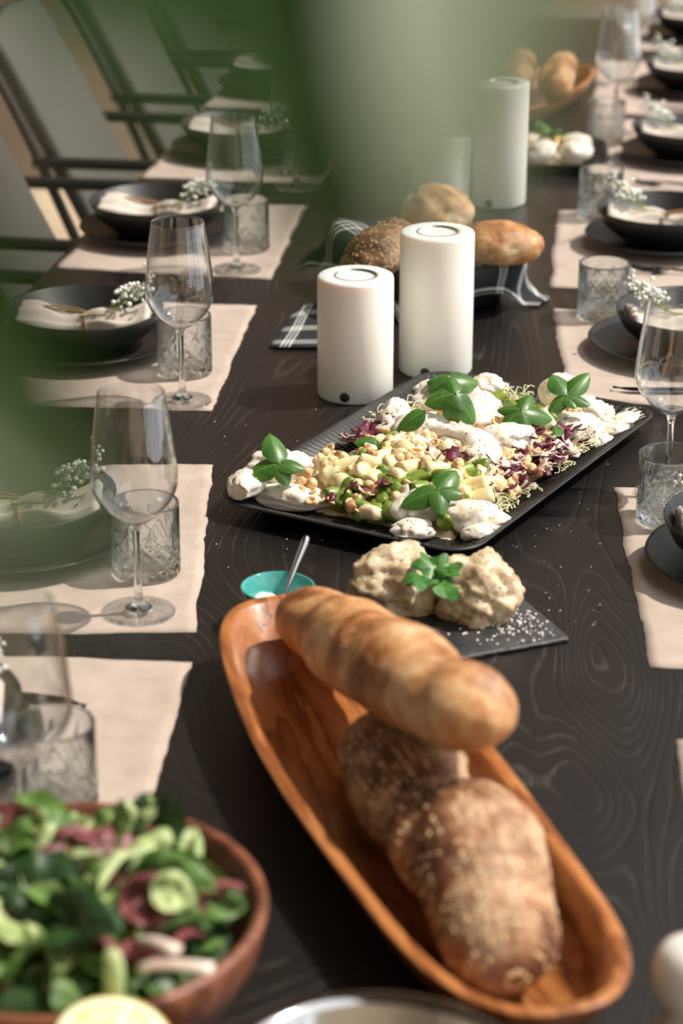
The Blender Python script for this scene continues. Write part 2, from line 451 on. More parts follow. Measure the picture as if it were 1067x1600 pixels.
# unseen ceiling, shaped to darken the near table's reflection and let the sun in
struct('ceiling', MB().prism([(-4.4, -3.0), (0.9, -3.0), (0.9, 7.8), (4.4, 7.8), (4.4, 10.2), (-4.4, 10.2)], 4.6, 4.8), M['ceil'])
w = thing('window_1', '', '', (4.3, 3.6, 0)); w['kind'] = 'structure'
for k in range(9):
    MB().box((0, -6.2 + 1.55 * k, 2.3), (0.10, 0.09, 4.6)).build('window_mullion', M['metal'], w, False)
for z in (0.05, 2.2, 4.55): MB().box((0, 0, z), (0.09, 12.6, 0.09)).build('window_rail', M['metal'], w, False)

# ------------------------------------------------------------------ the table
eL = [gp(222, 282), gp(82, 424)]
edir = (eL[0] - eL[1]).normalized(); eperp = Vector((edir.y, -edir.x, 0))
def edge_pt(s, off): return eL[1] + edir * s + eperp * off
WID = 1.46
table = thing('dining_table', 'long black stained oak dining table carrying the whole meal', 'table', (edge_pt(0, WID / 2).x, edge_pt(0, 0).y, 0))
T0 = Vector(table.location)
near, far = -2.55, 2.52
corners = [edge_pt(near, -0.012), edge_pt(near, WID), edge_pt(far, WID), edge_pt(far, -0.012)]
mb = MB().prism([(p.x - T0.x, p.y - T0.y) for p in corners], TZ - 0.042, TZ)
mb.build('tabletop', M['table'], table, False, bevel=0.004)
for s in (near + 0.25, far - 0.25):
    for o in (0.48, WID - 0.48):
        p = edge_pt(s, o) - T0
        mb = MB(); mb.box((0, 0, 0), (0.09, 0.09, TZ - 0.042), Matrix.Translation((p.x, p.y, (TZ - 0.042) / 2)) @ RZ)
        mb.build('table_leg', M['metal'], table, False, bevel=0.004)

# ------------------------------------------------------------------ chairs with arms along one side
def make_chair():
    t = thing('armchair', '', 'chair')
    arm_z = 0.665
    b = MB()
    nx, ny = 10, 12
    # reclined padded backrest, slightly curved
    for side in (0, 1): pass
    pts = []
    for i in range(nx):
        u = i / (nx - 1); z = 0.44 + 0.50 * u
        x = -0.235 - 0.25 * u
        ring = []
        for k in range(24):
            a = 2 * PI * k / 24; cy = math.copysign(abs(math.cos(a)) ** 0.35, math.cos(a)); cz = math.copysign(abs(math.sin(a)) ** 0.5, math.sin(a))
            e = 1 - 0.25 * smooth(0.8, 1, abs(2 * u - 1))
            y = 0.205 * cy * (1 - 0.03 * smooth(0.9, 1, u)); ring.append((x + 0.028 * cz * e + 0.03 * (y / 0.2) ** 2, y, z))
        pts += ring
    o = b.grid(pts, nx, 24, cv=True); b.f.append(tuple(range(24))); b.f.append(tuple((nx - 1) * 24 + k for k in range(24)))
    b.build('backrest', M['fabric'], t)
    s = MB(); pts = []
    prof = [(0.0, 0.415), (0.94, 0.415), (1.0, 0.43), (1.0, 0.455), (0.94, 0.475), (0.6, 0.482), (0.0, 0.484)]
    for q, z in prof:
        for k in range(32):
            a = 2 * PI * k / 32
            cx = math.copysign(abs(math.cos(a)) ** 0.35, math.cos(a)); cy = math.copysign(abs(math.sin(a)) ** 0.35, math.sin(a))
            pts.append((-0.02 + 0.235 * cx * q, 0.215 * cy * q, z))
    s.grid(pts, len(prof), 32, cv=True); s.build('seat', M['fabric'], t)
    for sd in (-1, 1):
        y = 0.232 * sd
        MB().tube(catmull([(-0.5, y * 0.93, 0.95), (-0.43, y * 0.97, 0.84), (-0.345, y, arm_z), (-0.25, y, 0.44)], 14), 0.012, 10).build('back_post', M['metal'], t)
        MB().tube(catmull([(-0.36, y, arm_z), (-0.1, y, arm_z), (0.12, y, arm_z), (0.20, y, arm_z - 0.03), (0.215, y, arm_z - 0.1)], 22), 0.0125, 10).build('armrest', M['metal'], t)
        MB().tube([(0.215, y, arm_z - 0.09), (0.215, y, 0.43), (0.225, y, 0.0)], 0.0125, 10).build('leg', M['metal'], t)
        MB().tube([(-0.25, y, 0.44), (-0.29, y, 0.2), (-0.34, y, 0.0)], 0.0125, 10).build('leg', M['metal'], t)
        MB().tube([(-0.25, y, 0.425), (0.215, y, 0.425)], 0.011, 8).build('seat_rail', M['metal'], t)
    MB().tube([(-0.24, -0.23, 0.41), (-0.24, 0.23, 0.41)], 0.011, 8).build('cross_rail', M['metal'], t)
    MB().tube([(0.2, -0.23, 0.41), (0.2, 0.23, 0.41)], 0.011, 8).build('cross_rail', M['metal'], t)
    return t
chair = make_chair()
ORD = ['first', 'second', 'third', 'fourth', 'fifth', 'sixth', 'seventh']
cy = [3.66, 4.33, 4.96, 5.63, 6.2]
for i, y in enumerate(cy):
    c = chair if i == 0 else copy_tree(chair)
    s = (y - eL[1].y) / edir.y
    p = edge_pt(s, 0.0)
    c.location = (p.x + 0.005, p.y, 0); c.rotation_euler = (0, 0, AX)
    c['label'] = 'grey padded armchair with black metal arms, %s along the side' % ['nearest to the wooden salad bowl', 'second from the wooden salad bowl', 'third from the wooden salad bowl', 'fourth from the wooden salad bowl', 'farthest from the salad bowl'][i]
    c['group'] = 'armchairs along the table'

# ------------------------------------------------------------------ placemats
def mat_mesh(corners, seed):
    """corners: inner far, inner near, outer near, outer far; hemmed cloth with a wavy edge"""
    c = [Vector(p) for p in corners]; ctr = sum(c, Vector()) / 4
    nu, nv = 44, 34; top = []
    for i in range(nu):
        for j in range(nv):
            u, v = i / (nu - 1), j / (nv - 1)
            p = (c[0] * (1 - u) + c[1] * u) * (1 - v) + (c[3] * (1 - u) + c[2] * u) * v
            e = min(u, 1 - u, v, 1 - v)
            w = 1 - smooth(0, 0.12, e)
            p = p + Vector((noise.noise(Vector((p.x * 14, p.y * 14, seed))), noise.noise(Vector((p.x * 14, p.y * 14, seed + 9))), 0)) * 0.005 * w
            p = p + Vector((noise.noise(Vector((p.x * 60, p.y * 60, seed))), noise.noise(Vector((p.x * 60, p.y * 60, seed + 9))), 0)) * 0.0022 * w
            z = 0.0020 + 0.0012 * max(0, noise.noise(Vector((p.x * 20, p.y * 9, seed)))) * w
            if e < 0.045 and e > 0.001: z += 0.0009
            if e <= 0.001: z = 0.0012
            top.append(Vector((p.x - ctr.x, p.y - ctr.y, z)))
    m = MB(); m.grid(top, nu, nv)
    bot = [(p.x, p.y, 0.0002) for p in top]
    o = m.grid(bot, nu, nv)
    rim = [i * nv for i in range(nu)] + [(nu - 1) * nv + j for j in range(1, nv)] + [i * nv + nv - 1 for i in range(nu - 2, -1, -1)] + [j for j in range(nv - 2, 0, -1)]
    for a, b in zip(rim, rim[1:] + rim[:1]): m.f.append((a, b, o + b, o + a))
    return m, ctr
def perp(a, b, sgn):
    d = (a - b).normalized(); return Vector((d.y, -d.x, 0)) * sgn
SIDE = {'L': 'wooden salad bowl', 'R': 'white ceramic shaker'}
mats = {}
DEP = 0.375
def placemat(key, tl, bl, out=None):
    sgn = -1 if key[0] == 'L' else 1
    a, b = gp(*tl) if len(tl) == 2 else Vector(tl), gp(*bl) if len(bl) == 2 else Vector(bl)
    if out: oa, ob = gp(*out[0]), gp(*out[1])
    else:
        q = perp(a, b, sgn)
        if key == 'R3': q = (q + Vector((0.0, -0.25, 0))).normalized()
        dp = 0.42 if key == 'L1' else DEP; oa, ob = a + q * dp, b + q * dp
    m, c = mat_mesh([a, b, ob, oa], hash(key) % 7 if False else ord(key[1]) * 1.7 + (3 if key[0] == 'L' else 0))
    o = m.build('placemat', M['linen'], loc=(c.x, c.y, TZ))
    k = int(key[1]) - 1
    tag(o, 'pale linen placemat, %s setting from the %s' % (ORD[k], SIDE[key[0]]), 'placemat', 'linen placemats')
    mats[key] = (a + b + oa + ob) / 4
placemat('L1', (300, 1035), (-0.188, 1.70, TZ))
placemat('L2', (330, 727), (307, 988))
placemat('L3', (402, 478), (330, 643))
placemat('L4', (477, 320), (425, 437), ((186, 318), (85, 420)))
placemat('L5', (552, 203), (500, 287), ((291, 207), (220, 278)))
placemat('L6', (606, 118), (560, 172), ((376, 106), (320, 166)))
placemat('R1', (1057, 1155), (0.30, 1.56, TZ))
placemat('R2', (960, 762), (1015, 1045))
placemat('R3', (862, 482), (885, 622))
placemat('R4', (872, 330), (858, 450))
placemat('R5', (917, 186), (915, 298))
placemat('R6', (930, 95), (925, 178))
placemat('R7', (985, 10), (985, 78))

# ------------------------------------------------------------------ plates, bowls, napkins, flower sprigs
def plate_mesh():
    prof = [(0, 0), (0.075, 0), (0.08, 0.003), (0.11, 0.010), (0.133, 0.0185), (0.1355, 0.0205), (0.1345, 0.0222), (0.131, 0.0215), (0.11, 0.0145), (0.085, 0.0085), (0.05, 0.0075), (0, 0.0075)]
    return MB().lathe(prof, 72).mesh('dinner_plate', M['black'])
def bowl_mesh():
    prof = [(0, 0), (0.055, 0), (0.06, 0.002), (0.085, 0.014), (0.105, 0.032), (0.115, 0.052), (0.1165, 0.0565), (0.1155, 0.0585), (0.1135, 0.0565), (0.1015, 0.036), (0.082, 0.019), (0.055, 0.0095), (0, 0.0075)]
    return MB().lathe(prof, 72).mesh('soup_bowl', M['black'])
def napkin_thing():
    t = thing('napkin', '', 'napkin')
    nu, nv = 44, 40; pts = []
    for i in range(nu):
        u = i / (nu - 1) * 2 - 1; q = abs(u)
        w = 0.017 + 0.027 * smooth(0.02, 0.75, q); h = 0.0165 - 0.0045 * q
        if q > 0.985: w *= 0.9; h *= 0.45
        zc = 0.030 + 0.020 * q ** 1.6
        for k in range(nv):
            a = 2 * PI * k / nv
            fold = 1 + 0.42 * smooth(0.0, 0.4, q + 0.25) * math.sin(7 * a + 1.3 + 1.0 * u) + 0.08 * noise.noise(Vector((u * 3, a, 2)))
            ca, sa = math.cos(a), math.sin(a)
            y = w * ca * (1 + 0.10 * noise.noise(Vector((u * 2.2, ca, 5))))
            z = zc + h * sa * fold + (0.006 * math.sin(u * 7) * sa if sa > 0 else 0)
            pts.append((0.098 * u, y, max(z, 0.010)))
    m = MB(); m.grid(pts, nu, nv, cv=True)
    m.f.append(tuple(range(nv))); m.f.append(tuple((nu - 1) * nv + k for k in range(nv)))
    m.build('cloth', M['napkin'], t)
    c = MB(); ring = []
    for k in range(25):
        a = 2 * PI * k / 24; ring.append((0.004 + 0.002 * math.sin(a * 2), 0.0195 * math.cos(a), 0.030 + 0.0195 * math.sin(a)))
    c.tube(ring, 0.0016, 6, False)
    c.tube(catmull([(0.004, 0.006, 0.049), (-0.012, 0.014, 0.052), (-0.045, 0.012, 0.056), (-0.060, 0.004, 0.058), (-0.04, -0.002, 0.056), (-0.01, 0.002, 0.052), (0.004, 0.004, 0.049)], 26), 0.0013, 6)
    c.tube(catmull([(0.004, 0.0, 0.049), (0.02, -0.012, 0.050), (0.035, -0.02, 0.053)], 8), 0.0013, 6)
    c.build('cord', M['cord'], t)
    return t
def sprig_thing():
    r = random.Random(5)
    t = thing('flower_sprig', '', 'flower sprig')
    st = MB(); bl = MB()
    for k in range(8):
        y0 = -0.008 + 0.002 * k
        d = Vector((1, r.uniform(-0.55, 0.65), r.uniform(0.18, 0.8))).normalized()
        a = Vector((-0.02, y0, 0.0)); b = Vector((0.03, y0 * 1.5, 0.006)); c = b + d * r.uniform(0.035, 0.080)
        st.tube(catmull([a, b, (b + c) / 2 + Vector((0, 0, 0.002)), c], 8), 0.0006, 5)
        for q in range(9):
            f = r.uniform(0.25, 1); p = b.lerp(c, f)
            e = p + Vector((r.uniform(-0.3, 1), r.uniform(-0.9, 0.9), r.uniform(0.0, 1))).normalized() * r.uniform(0.008, 0.022)
            st.tube([p, e], 0.0004, 4)
            for w in range(r.choice((1, 1, 2))):
                e2 = e + Vector((r.uniform(-1, 1), r.uniform(-1, 1), r.uniform(-0.4, 1))) * 0.004 * w
                rr = r.uniform(0.0018, 0.0042)
                blob(bl, e2, (rr, rr, rr * 0.9), 1, 0.35, 2.2, r.random() * 9)
    st.build('stems', M['stem'], t)
    tag(bl.build('blossoms', M['blossom'], t), kind='stuff')
    return t
P_ME, B_ME = plate_mesh(), bowl_mesh()
NAP, SPR = napkin_thing(), sprig_thing()
first = {'n': True}
def where(key): return '%s setting from the %s' % (ORD[int(key[1]) - 1], SIDE[key[0]])
def setting(key, off=(-0.03, 0), rz=0.0, c=None, bowl_off=(0, 0), full=True, rs=0.0):
    c = Vector(c) if c else mats[key] + Vector((off[0], off[1], 0))
    z = TZ + 0.0032
    p = link('dinner_plate', P_ME, loc=(c.x, c.y, z)); tag(p, 'matte black dinner plate under the bowl, ' + where(key), 'plate', 'black dinner plates')
    bx, by = c.x + bowl_off[0], c.y + bowl_off[1]; zb = z + 0.0074
    b = link('soup_bowl', B_ME, loc=(bx, by, zb)); tag(b, 'matte black bowl holding a napkin, ' + where(key), 'bowl', 'black soup bowls')
    n = NAP if first['n'] else copy_tree(NAP); s = SPR if first['n'] else copy_tree(SPR); first['n'] = False
    fl = 0 if key[0] == 'L' else PI
    n.location = (bx, by, zb - 0.0015); n.rotation_euler = (0, 0, rz + fl)
    n['label'] = 'off-white linen napkin tied with jute cord, ' + where(key); n['group'] = 'tied napkins'
    a = rz + fl
    s.location = (bx + 0.012 * math.cos(a), by + 0.012 * math.sin(a) + 0.0, zb + 0.0465); s.rotation_euler = (rs, R(-4), rz + fl + (0.25 if fl == 0 else -0.25))
    s['label'] = "sprig of white baby's breath on the napkin, " + where(key); s['group'] = 'flower sprigs'
setting('L1', c=(-0.420, 1.957, TZ), rz=0.1)
setting('L2', (-0.029, -0.01), 0.03)
setting('L3', (-0.035, 0.0), -0.02)
setting('L4', (-0.052, 0.0), AX)
setting('L5', (-0.02, 0.0), AX)
setting('L6', (-0.04, 0.0), AX)
setting('R2', c=gp(1192, 895, 0), rz=0)
setting('R3', c=gp(1062, 552, 0), rz=0.1, bowl_off=(0.02, 0.0))
setting('R4', c=gp(1037, 385, 0), rz=AX)
setting('R5', c=gp(1078, 250, 0), rz=AX)
setting('R6', c=gp(1088, 145, 0), rz=AX)
setting('R7', c=gp(1095, 62, 0), rz=AX)

# ------------------------------------------------------------------ glasses
def wine_glass():
    t = thing('wine_glass', '', 'wine glass')
    prof = [(0.0066, 0.1058), (0.013, 0.1080), (0.0235, 0.1145), (0.0335, 0.124), (0.0415, 0.136), (0.0460, 0.148), (0.0471, 0.158), (0.0465, 0.170), (0.0445, 0.190), (0.0415, 0.214), (0.0380, 0.238), (0.0355, 0.254)]
    prof = [(p.x, p.y) for p in catmull([(r, z, 0) for r, z in prof], 34)]
    inn = [(max(r - 0.0010, 0.0), z + (0.0022 if i == 0 else 0.0008 * (1 - i / 34))) for i, (r, z) in enumerate(prof)]
    full = prof + [(0.0350, 0.2546)] + list(reversed(inn))[0:] + [(0, inn[0][1])]
    m = MB(); m.lathe(full, 64)
    bowl = m.build('bowl', M['thin'], t)
    st = [(0.0405, 0.0), (0.0408, 0.0009), (0.0395, 0.0017), (0.028, 0.0030), (0.015, 0.0060), (0.0075, 0.0120), (0.0048, 0.022), (0.0040, 0.045), (0.0038, 0.075), (0.0042, 0.094), (0.0058, 0.1015), (0.0085, 0.1056), (0.014, 0.1082), (0.018, 0.1105)]
    sp = [(p.x, p.y) for p in catmull([(r, z, 0) for r, z in st[4:]], 40)]
    MB().lathe([(0, 0.0045)] + sp + [(0.012, 0.1112), (0, 0.1116)], 40).build('stem', M['glass'], t)
    ft = [(p.x, p.y) for p in catmull([(r, z, 0) for r, z in st[2:6]], 16)]
    MB().lathe([(0.0, 0.0006), (0.02, 0.0003)] + st[:2] + ft + [(0.004, 0.0135), (0, 0.0137)], 64).build('foot', M['thin'], t)
    # etched fill marks: two short lines and the figures 0,2
    e = MB(); zc = 0.176
    def arc(a0, a1, z, h):
        n = 6
        for k in range(n):
            q0, q1 = a0 + (a1 - a0) * k / n, a0 + (a1 - a0) * (k + 1) / n
            r = interp([(0.158, 0.0471), (0.170, 0.0465), (0.190, 0.0445), (0.214, 0.0415)], z) + 0.00015
            o = len(e.v)
            for q, zz in ((q0, z), (q1, z), (q1, z + h), (q0, z + h)): e.v.append((r * math.cos(q), r * math.sin(q), zz))
            e.f.append((o, o + 1, o + 2, o + 3))
    a0 = R(-168)
    arc(a0, a0 + 0.16, zc, 0.0004); arc(a0 + 0.02, a0 + 0.14, zc + 0.003, 0.0004)
    SEG = {'0': 'abcdef', '2': 'abged'}
    def digit(d, a, z, w=0.045, h=0.0042):
        for g in SEG[d]:
            if g == 'a': arc(a, a + w, z + h, 0.0004)
            if g == 'g': arc(a, a + w, z + h / 2, 0.0004)
            if g == 'd': arc(a, a + w, z, 0.0004)
            if g in 'fb':
                x = a if g == 'f' else a + w - 0.009
                arc(x, x + 0.009, z + h / 2, h / 2)
            if g in 'ec':
                x = a if g == 'e' else a + w - 0.009
                arc(x, x + 0.009, z, h / 2)
    digit('0', a0 + 0.02, zc + 0.0048); arc(a0 + 0.072, a0 + 0.08, zc + 0.0042, 0.0009); digit('2', a0 + 0.09, zc + 0.0048)
    e.build('fill_mark', M['etch'], bowl)
    return t
def tumbler_mesh():
    R0, H, base = 0.0392, 0.086, 0.013
    seg, rows = 168, 64; pts = []
    def cut(u, z):
        d = 0.0
        q = (z - 0.006) / 0.060
        if -0.05 < q < 1.05:
            nn = 9.0
            s = q * 2.25
            for sg in (1, -1):
                f = (u * nn + sg * s) % 1.0; f = min(f, 1 - f)
                top = 1.0 - 0.35 * abs(math.sin(PI * u * nn))
                if q < top: d = max(d, 0.0027 * max(0, 1 - f / 0.12))
                f2 = (u * nn + sg * s + 0.5) % 1.0; f2 = min(f2, 1 - f2)
                if q < 0.62: d = max(d, 0.0014 * max(0, 1 - f2 / 0.07))
            if q > 0.45:       # upright fan cuts
                f = (u * nn * 1.0) % 1.0; f = min(f, 1 - f)
                d = max(d, 0.0024 * max(0, 1 - f / (0.11 * (1.1 - 0.6 * q))))
        return d
    for i in range(rows):
        z = 0.002 + (H - 0.003) * i / (rows - 1)
        for k in range(seg):
            u = k / seg; a = 2 * PI * u; r = R0 - cut(u, z) - (0.0006 if i == 0 else 0)
            if i == rows - 1: r -= 0.0003
            pts.append((r * math.cos(a), r * math.sin(a), z))
    def ring(rs):
        return [(r * math.cos(2 * PI * k / seg), r * math.sin(2 * PI * k / seg), z) for r, z in rs for k in range(seg)]
    nb = 10                                   # outer rows that belong to the solid foot
    ins = [(R0 - 0.0012, H), (R0 - 0.0024, H - 0.0004), (R0 - 0.0032, H - 0.003), (R0 - 0.0046, 0.05), (R0 - 0.0052, base + 0.009), (R0 - 0.0060, base + 0.004)]
    t = thing('tumbler', '', 'tumbler')
    m = MB(); allp = pts[nb * seg:] + ring(ins); m.grid(allp, len(allp) // seg, seg, cv=True); m.build('wall', M['cut'], t)
    m = MB(); allp = ring([(0.0001, 0.0025), (R0 - 0.012, 0.002), (R0 - 0.006, 0.0004), (R0 - 0.003, 0.0002)]) + pts[:(nb + 1) * seg] + ring([(R0 - 0.0062, base + 0.0035), (R0 - 0.012, base + 0.0012), (R0 - 0.022, base), (0.0001, base - 0.0006)])
    m.grid(allp, len(allp) // seg, seg, cv=True); m.build('base', M['glass'], t)
    return t
TUM = tumbler_mesh(); tfirst = {'t': True}; WG = wine_glass(); wfirst = {'w': True}
def tumbler(key, px, py, rz=0.0, c=None):
    p = Vector(c) if c else gp(px, py, 0.003)
    o = TUM if tfirst['t'] else copy_tree(TUM); tfirst['t'] = False
    o.location = (p.x, p.y, TZ + 0.0031); o.rotation_euler = (0, 0, rz)
    tag(o, 'cut-glass water tumbler with diamond pattern, ' + where(key), 'tumbler', 'cut-glass tumblers')
def wine(key, px, py, rz=0.0):
    p = gp(px, py, 0.003); w = WG if wfirst['w'] else copy_tree(WG); wfirst['w'] = False
    w.location = (p.x, p.y, TZ + 0.0031); w.rotation_euler = (0, 0, rz)
    w['label'] = 'clear stemmed wine glass, empty, ' + where(key); w['group'] = 'wine glasses'
wine('L1', 42, 1352, R(110)); tumbler('L1', 88, 1258, 0.3)
wine('L2', 217, 956, R(150)); tumbler('L2', 229, 893, 0.1)
wine('L3', 285, 627, R(95)); tumbler('L3', 289, 581, 0.3)
wine('L4', 370, 421, R(140)); tumbler('L4', 386, 388, 0.2)
wine('L5', 466, 292, R(170)); tumbler('L5', 477, 264, 0.5)
wine('R2', 1042, 772, 0.0); tumbler('R2', 1044, 812, 0.15)
tumbler('R3', 941, 494, 0.4)
tumbler('R4', 937, 338, 0.1)
wine('R5', 960, 208, R(60)); tumbler('R5', 945, 222, 0.2, c=gp(944, 226))
wine('R6', 985, 128, R(30))
tumbler('R7', 1002, 38, 0.3)

# ------------------------------------------------------------------ cutlery
def fork_thing():
    t = thing('fork', '', 'fork')
    m = MB()
    m.tube(catmull([(-0.1, 0, 0.004), (-0.04, 0, 0.003), (0.02, 0, 0.005), (0.045, 0, 0.007)], 16), [0.0042 - 0.0018 * smooth(3, 12, i) for i in range(16)], 8)
    m.build('handle', M['blacksteel'], t)
    h = MB(); n = 8; pts = []
    for i in range(n):
        u = i / (n - 1); w = 0.0025 + 0.009 * smooth(0, 0.8, u); x = 0.043 + 0.03 * u; z = 0.007 - 0.003 * math.sin(PI * u * 0.8)
        for y, dz in ((-w, 0), (w, 0), (w, 0.0018), (-w, 0.0018)): pts.append((x, y, z + dz))
    h.grid(pts, n, 4, cv=True); h.f.append((0, 1, 2, 3)); h.f.append(tuple((n - 1) * 4 + k for k in range(4)))
    h.build('neck', M['blacksteel'], t)
    for k in range(4):
        y = -0.0093 + 0.0062 * k
        MB().tube(catmull([(0.071, y, 0.0056), (0.088, y, 0.005), (0.104, y, 0.008), (0.112, y * 0.97, 0.0105)], 9), [0.0016] * 7 + [0.0012, 0.0007], 6).build('tine', M['blacksteel'], t)
    return t
def knife_thing():
    t = thing('table_knife', '', 'knife')
    m = MB(); pts = []; n = 16
    for i in range(n):
        u = i / (n - 1); x = -0.115 + 0.11 * u; w = 0.0058 - 0.0012 * u
        for k in range(10):
            a = 2 * PI * k / 10; pts.append((x, w * math.cos(a), 0.0036 + 0.0032 * math.sin(a)))
    m.grid(pts, n, 10, cv=True); m.f.append(tuple(range(10))); m.f.append(tuple((n - 1) * 10 + k for k in range(10)))
    m.build('handle', M['blacksteel'], t)
    b = MB(); pts = []
    for i in range(n):
        u = i / (n - 1); x = -0.006 + 0.121 * u; w0 = -0.0045; w1 = 0.0045 + 0.005 * math.sin(PI * min(1, u * 1.1)) ** 0.7 if u < 0.98 else -0.003
        w1 = w1 - 0.010 * smooth(0.8, 1.0, u)
        for y, z in ((w0, 0.0032), (w1, 0.0036), (w1, 0.0044), (w0, 0.0052)): pts.append((x, y, z))
    b.grid(pts, n, 4, cv=True); b.f.append((0, 1, 2, 3)); b.f.append(tuple((n - 1) * 4 + k for k in range(4)))
    b.build('blade', M['blacksteel'], t)
    return t
FK, KN = fork_thing(), knife_thing(); ff = {'f': True, 'k': True}
def cutlery(kind, key, tip, rz):
    src = FK if kind == 'f' else KN
    o = src if ff[kind] else copy_tree(src); ff[kind] = False
    p = gp(*tip, 0.004); L = 0.112 if kind == 'f' else 0.115
    o.location = (p.x - L * math.cos(rz), p.y - L * math.sin(rz), TZ + 0.0034); o.rotation_euler = (0, 0, rz)
    nm = 'fork' if kind == 'f' else 'table knife'
    o['label'] = 'black steel %s lying beside the plate, %s' % (nm, where(key)); o['group'] = 'black forks' if kind == 'f' else 'black table knives'
cutlery('k', 'L1', (138, 1103), R(-12))
cutlery('k', 'R3', (958, 611), R(180) - 0.02)
cutlery('f', 'R4', (985, 424), R(180) + AX)
cutlery('f', 'R5', (985, 288), R(180) + AX)
cutlery('k', 'R6', (1000, 170), R(180) + AX)

# ------------------------------------------------------------------ candles
def candle(px, py, h, label, r=0.0525):
    p = gp(px, py)
    t = thing('pillar_candle', label, 'candle', (p.x, p.y, TZ), 0, 'white pillar candles')
    prof = [(0, 0.0), (r - 0.004, 0.0), (r - 0.001, 0.001), (r, 0.004), (r, h - 0.005), (r - 0.0012, h - 0.0014), (r - 0.004, h), (0.0315, h), (0.0300, h - 0.001), (0.0298, h - 0.014), (0, h - 0.014)]
    MB().lathe(prof, 64).build('wax_body', M['wax'], t)
    cup = [(0, h - 0.0135), (0.0284, h - 0.0135), (0.0288, h - 0.0005), (0.0292, h + 0.0002), (0.0282, h), (0.0280, h - 0.012), (0, h - 0.012)]
    c = MB().lathe(cup, 48).build('tealight_cup', M['alu'], t)
    MB().lathe([(0, h - 0.0118), (0.0279, h - 0.0118), (0.0279, h - 0.0026), (0.026, h - 0.0034), (0, h - 0.0042)], 40).build('tealight_wax', M['tealight'], c)
    MB().tube([(0, 0, h - 0.006), (0.0005, 0, h - 0.001), (0.002, 0, h + 0.003)], [0.0009, 0.0008, 0.0006], 6).build('wick', M['tealight'], c)
    a = math.atan2(-p.y, -p.x) - 0.28
    pl = MB(); pl.lathe([(0, 0), (0.0066, 0), (0.007, 0.0006), (0.0066, 0.0012), (0, 0.0012)], 24)
    o = pl.build('side_plug', M['darkplug'], t, loc=((r - 0.0006) * math.cos(a), (r - 0.0006) * math.sin(a), 0.0115), rot=(0, R(90), a))
    return t
candle(555, 615, 0.172, 'short white pillar candle with tealight, beside the front rim of the salad platter')
candle(680, 577, 0.205, 'tall white pillar candle with tealight, in front of the bread basket')
candle(686, 322, 0.135, 'short white pillar candle behind the bread basket')
candle(775, 316, 0.222, 'tall white pillar candle behind the bread basket')

# ------------------------------------------------------------------ bread basket, tea towel, rolls
bk = gp(690, 462)
prof = [(0, 0), (0.088, 0), (0.093, 0.003), (0.112, 0.036), (0.124, 0.070), (0.1255, 0.0735), (0.1235, 0.0735), (0.109, 0.037), (0.09, 0.008), (0, 0.006)]
tag(MB().lathe(prof, 56).build('bread_basket', M['darkbasket'], loc=(bk.x, bk.y, TZ)), 'dark round bread basket wrapped in a checked towel', 'basket')
def towel():
    path = [(0.0, 0.012), (0.07, 0.013), (0.090, 0.022), (0.115, 0.066), (0.1205, 0.0785), (0.1315, 0.0785), (0.1345, 0.070), (0.131, 0.042), (0.128, 0.018), (0.134, 0.006), (0.16, 0.004), (0.40, 0.004)]
    acc = [0]
    for a, b in zip(path, path[1:]): acc.append(acc[-1] + math.hypot(b[0] - a[0], b[1] - a[1]))
    tr = list(zip(acc, [p[0] for p in path])); tz = list(zip(acc, [p[1] for p in path]))
    nth, ns = 220, 60; half = 0.208; rot = R(28); pts = []; uv = []
    for k in range(nth):
        th = 2 * PI * k / nth
        c, s_ = math.cos(th - rot), math.sin(th - rot)
        smax = half / max(abs(c), abs(s_))
        smax = min(smax, 0.268)
        # the corner towards the short candle lies out on the table
        for i in range(ns):
            s = smax * i / (ns - 1)
            r, z = interp(tr, s), interp(tz, s)
            out = smooth(0.20, 0.26, s)
            rip = math.sin(th * 6 + 1.0) * 0.5 + math.sin(th * 11 + 2) * 0.35
            r += out * (0.016 * rip + 0.014)
            up = math.exp(-((th - R(155)) / R(32)) ** 2)
            r += up * 0.065 * smooth(0.15, 0.215, s) ; z += up * 0.055 * smooth(0.14, 0.20, s) * (1 - smooth(0.24, 0.30, s))
            z += 0.004 * noise.noise(Vector((r * 30 * math.cos(th), r * 30 * math.sin(th), 3))) * smooth(0.02, 0.1, s)
            z += 0.006 * smooth(0.30, 0.34, s) * max(0, math.sin(th * 9))
            pts.append((r * math.cos(th), r * math.sin(th), max(z, 0.003)))
            uv.append((s * c / 0.5 + 0.5, s * s_ / 0.5 + 0.5))
    m = MB(); m.grid(pts, nth, ns, cu=True)
    o = m.build('tea_towel', M['check'], uv=uv, loc=(bk.x, bk.y, TZ))
    sm = o.modifiers.new('thickness', 'SOLIDIFY'); sm.thickness = 0.0016; sm.offset = 1
    return tag(o, 'black and white checked tea towel lining the bread basket', 'towel')
TOWEL = towel()
# the towel's corner that lies flat on the table
def towel_corner():
    a, b, c, d = gp(420, 546), gp(462, 492), gp(600, 470), gp(585, 548)
    ctr = (a + b + c + d) / 4; nu = nv = 26; pts = []; uv = []
    for i in range(nu):
        for j in range(nv):
            u, v = i / (nu - 1), j / (nv - 1)
            p = (a * (1 - u) + d * u) * (1 - v) + (b * (1 - u) + c * u) * v
            z = 0.003 + 0.010 * smooth(0.3, 1, v) * (0.5 + 0.5 * math.sin(u * 9)) 
            pts.append((p.x - ctr.x, p.y - ctr.y, z)); uv.append((u * 0.42 + 0.02, v * 0.5 + 0.02))
    m = MB(); m.grid(pts, nu, nv)
    o = m.build('towel_corner', M['check'], TOWEL, uv=uv, loc=(ctr.x - bk.x, ctr.y - bk.y, 0))
    sm = o.modifiers.new('thickness', 'SOLIDIFY'); sm.thickness = 0.0018; sm.offset = 1
towel_corner()

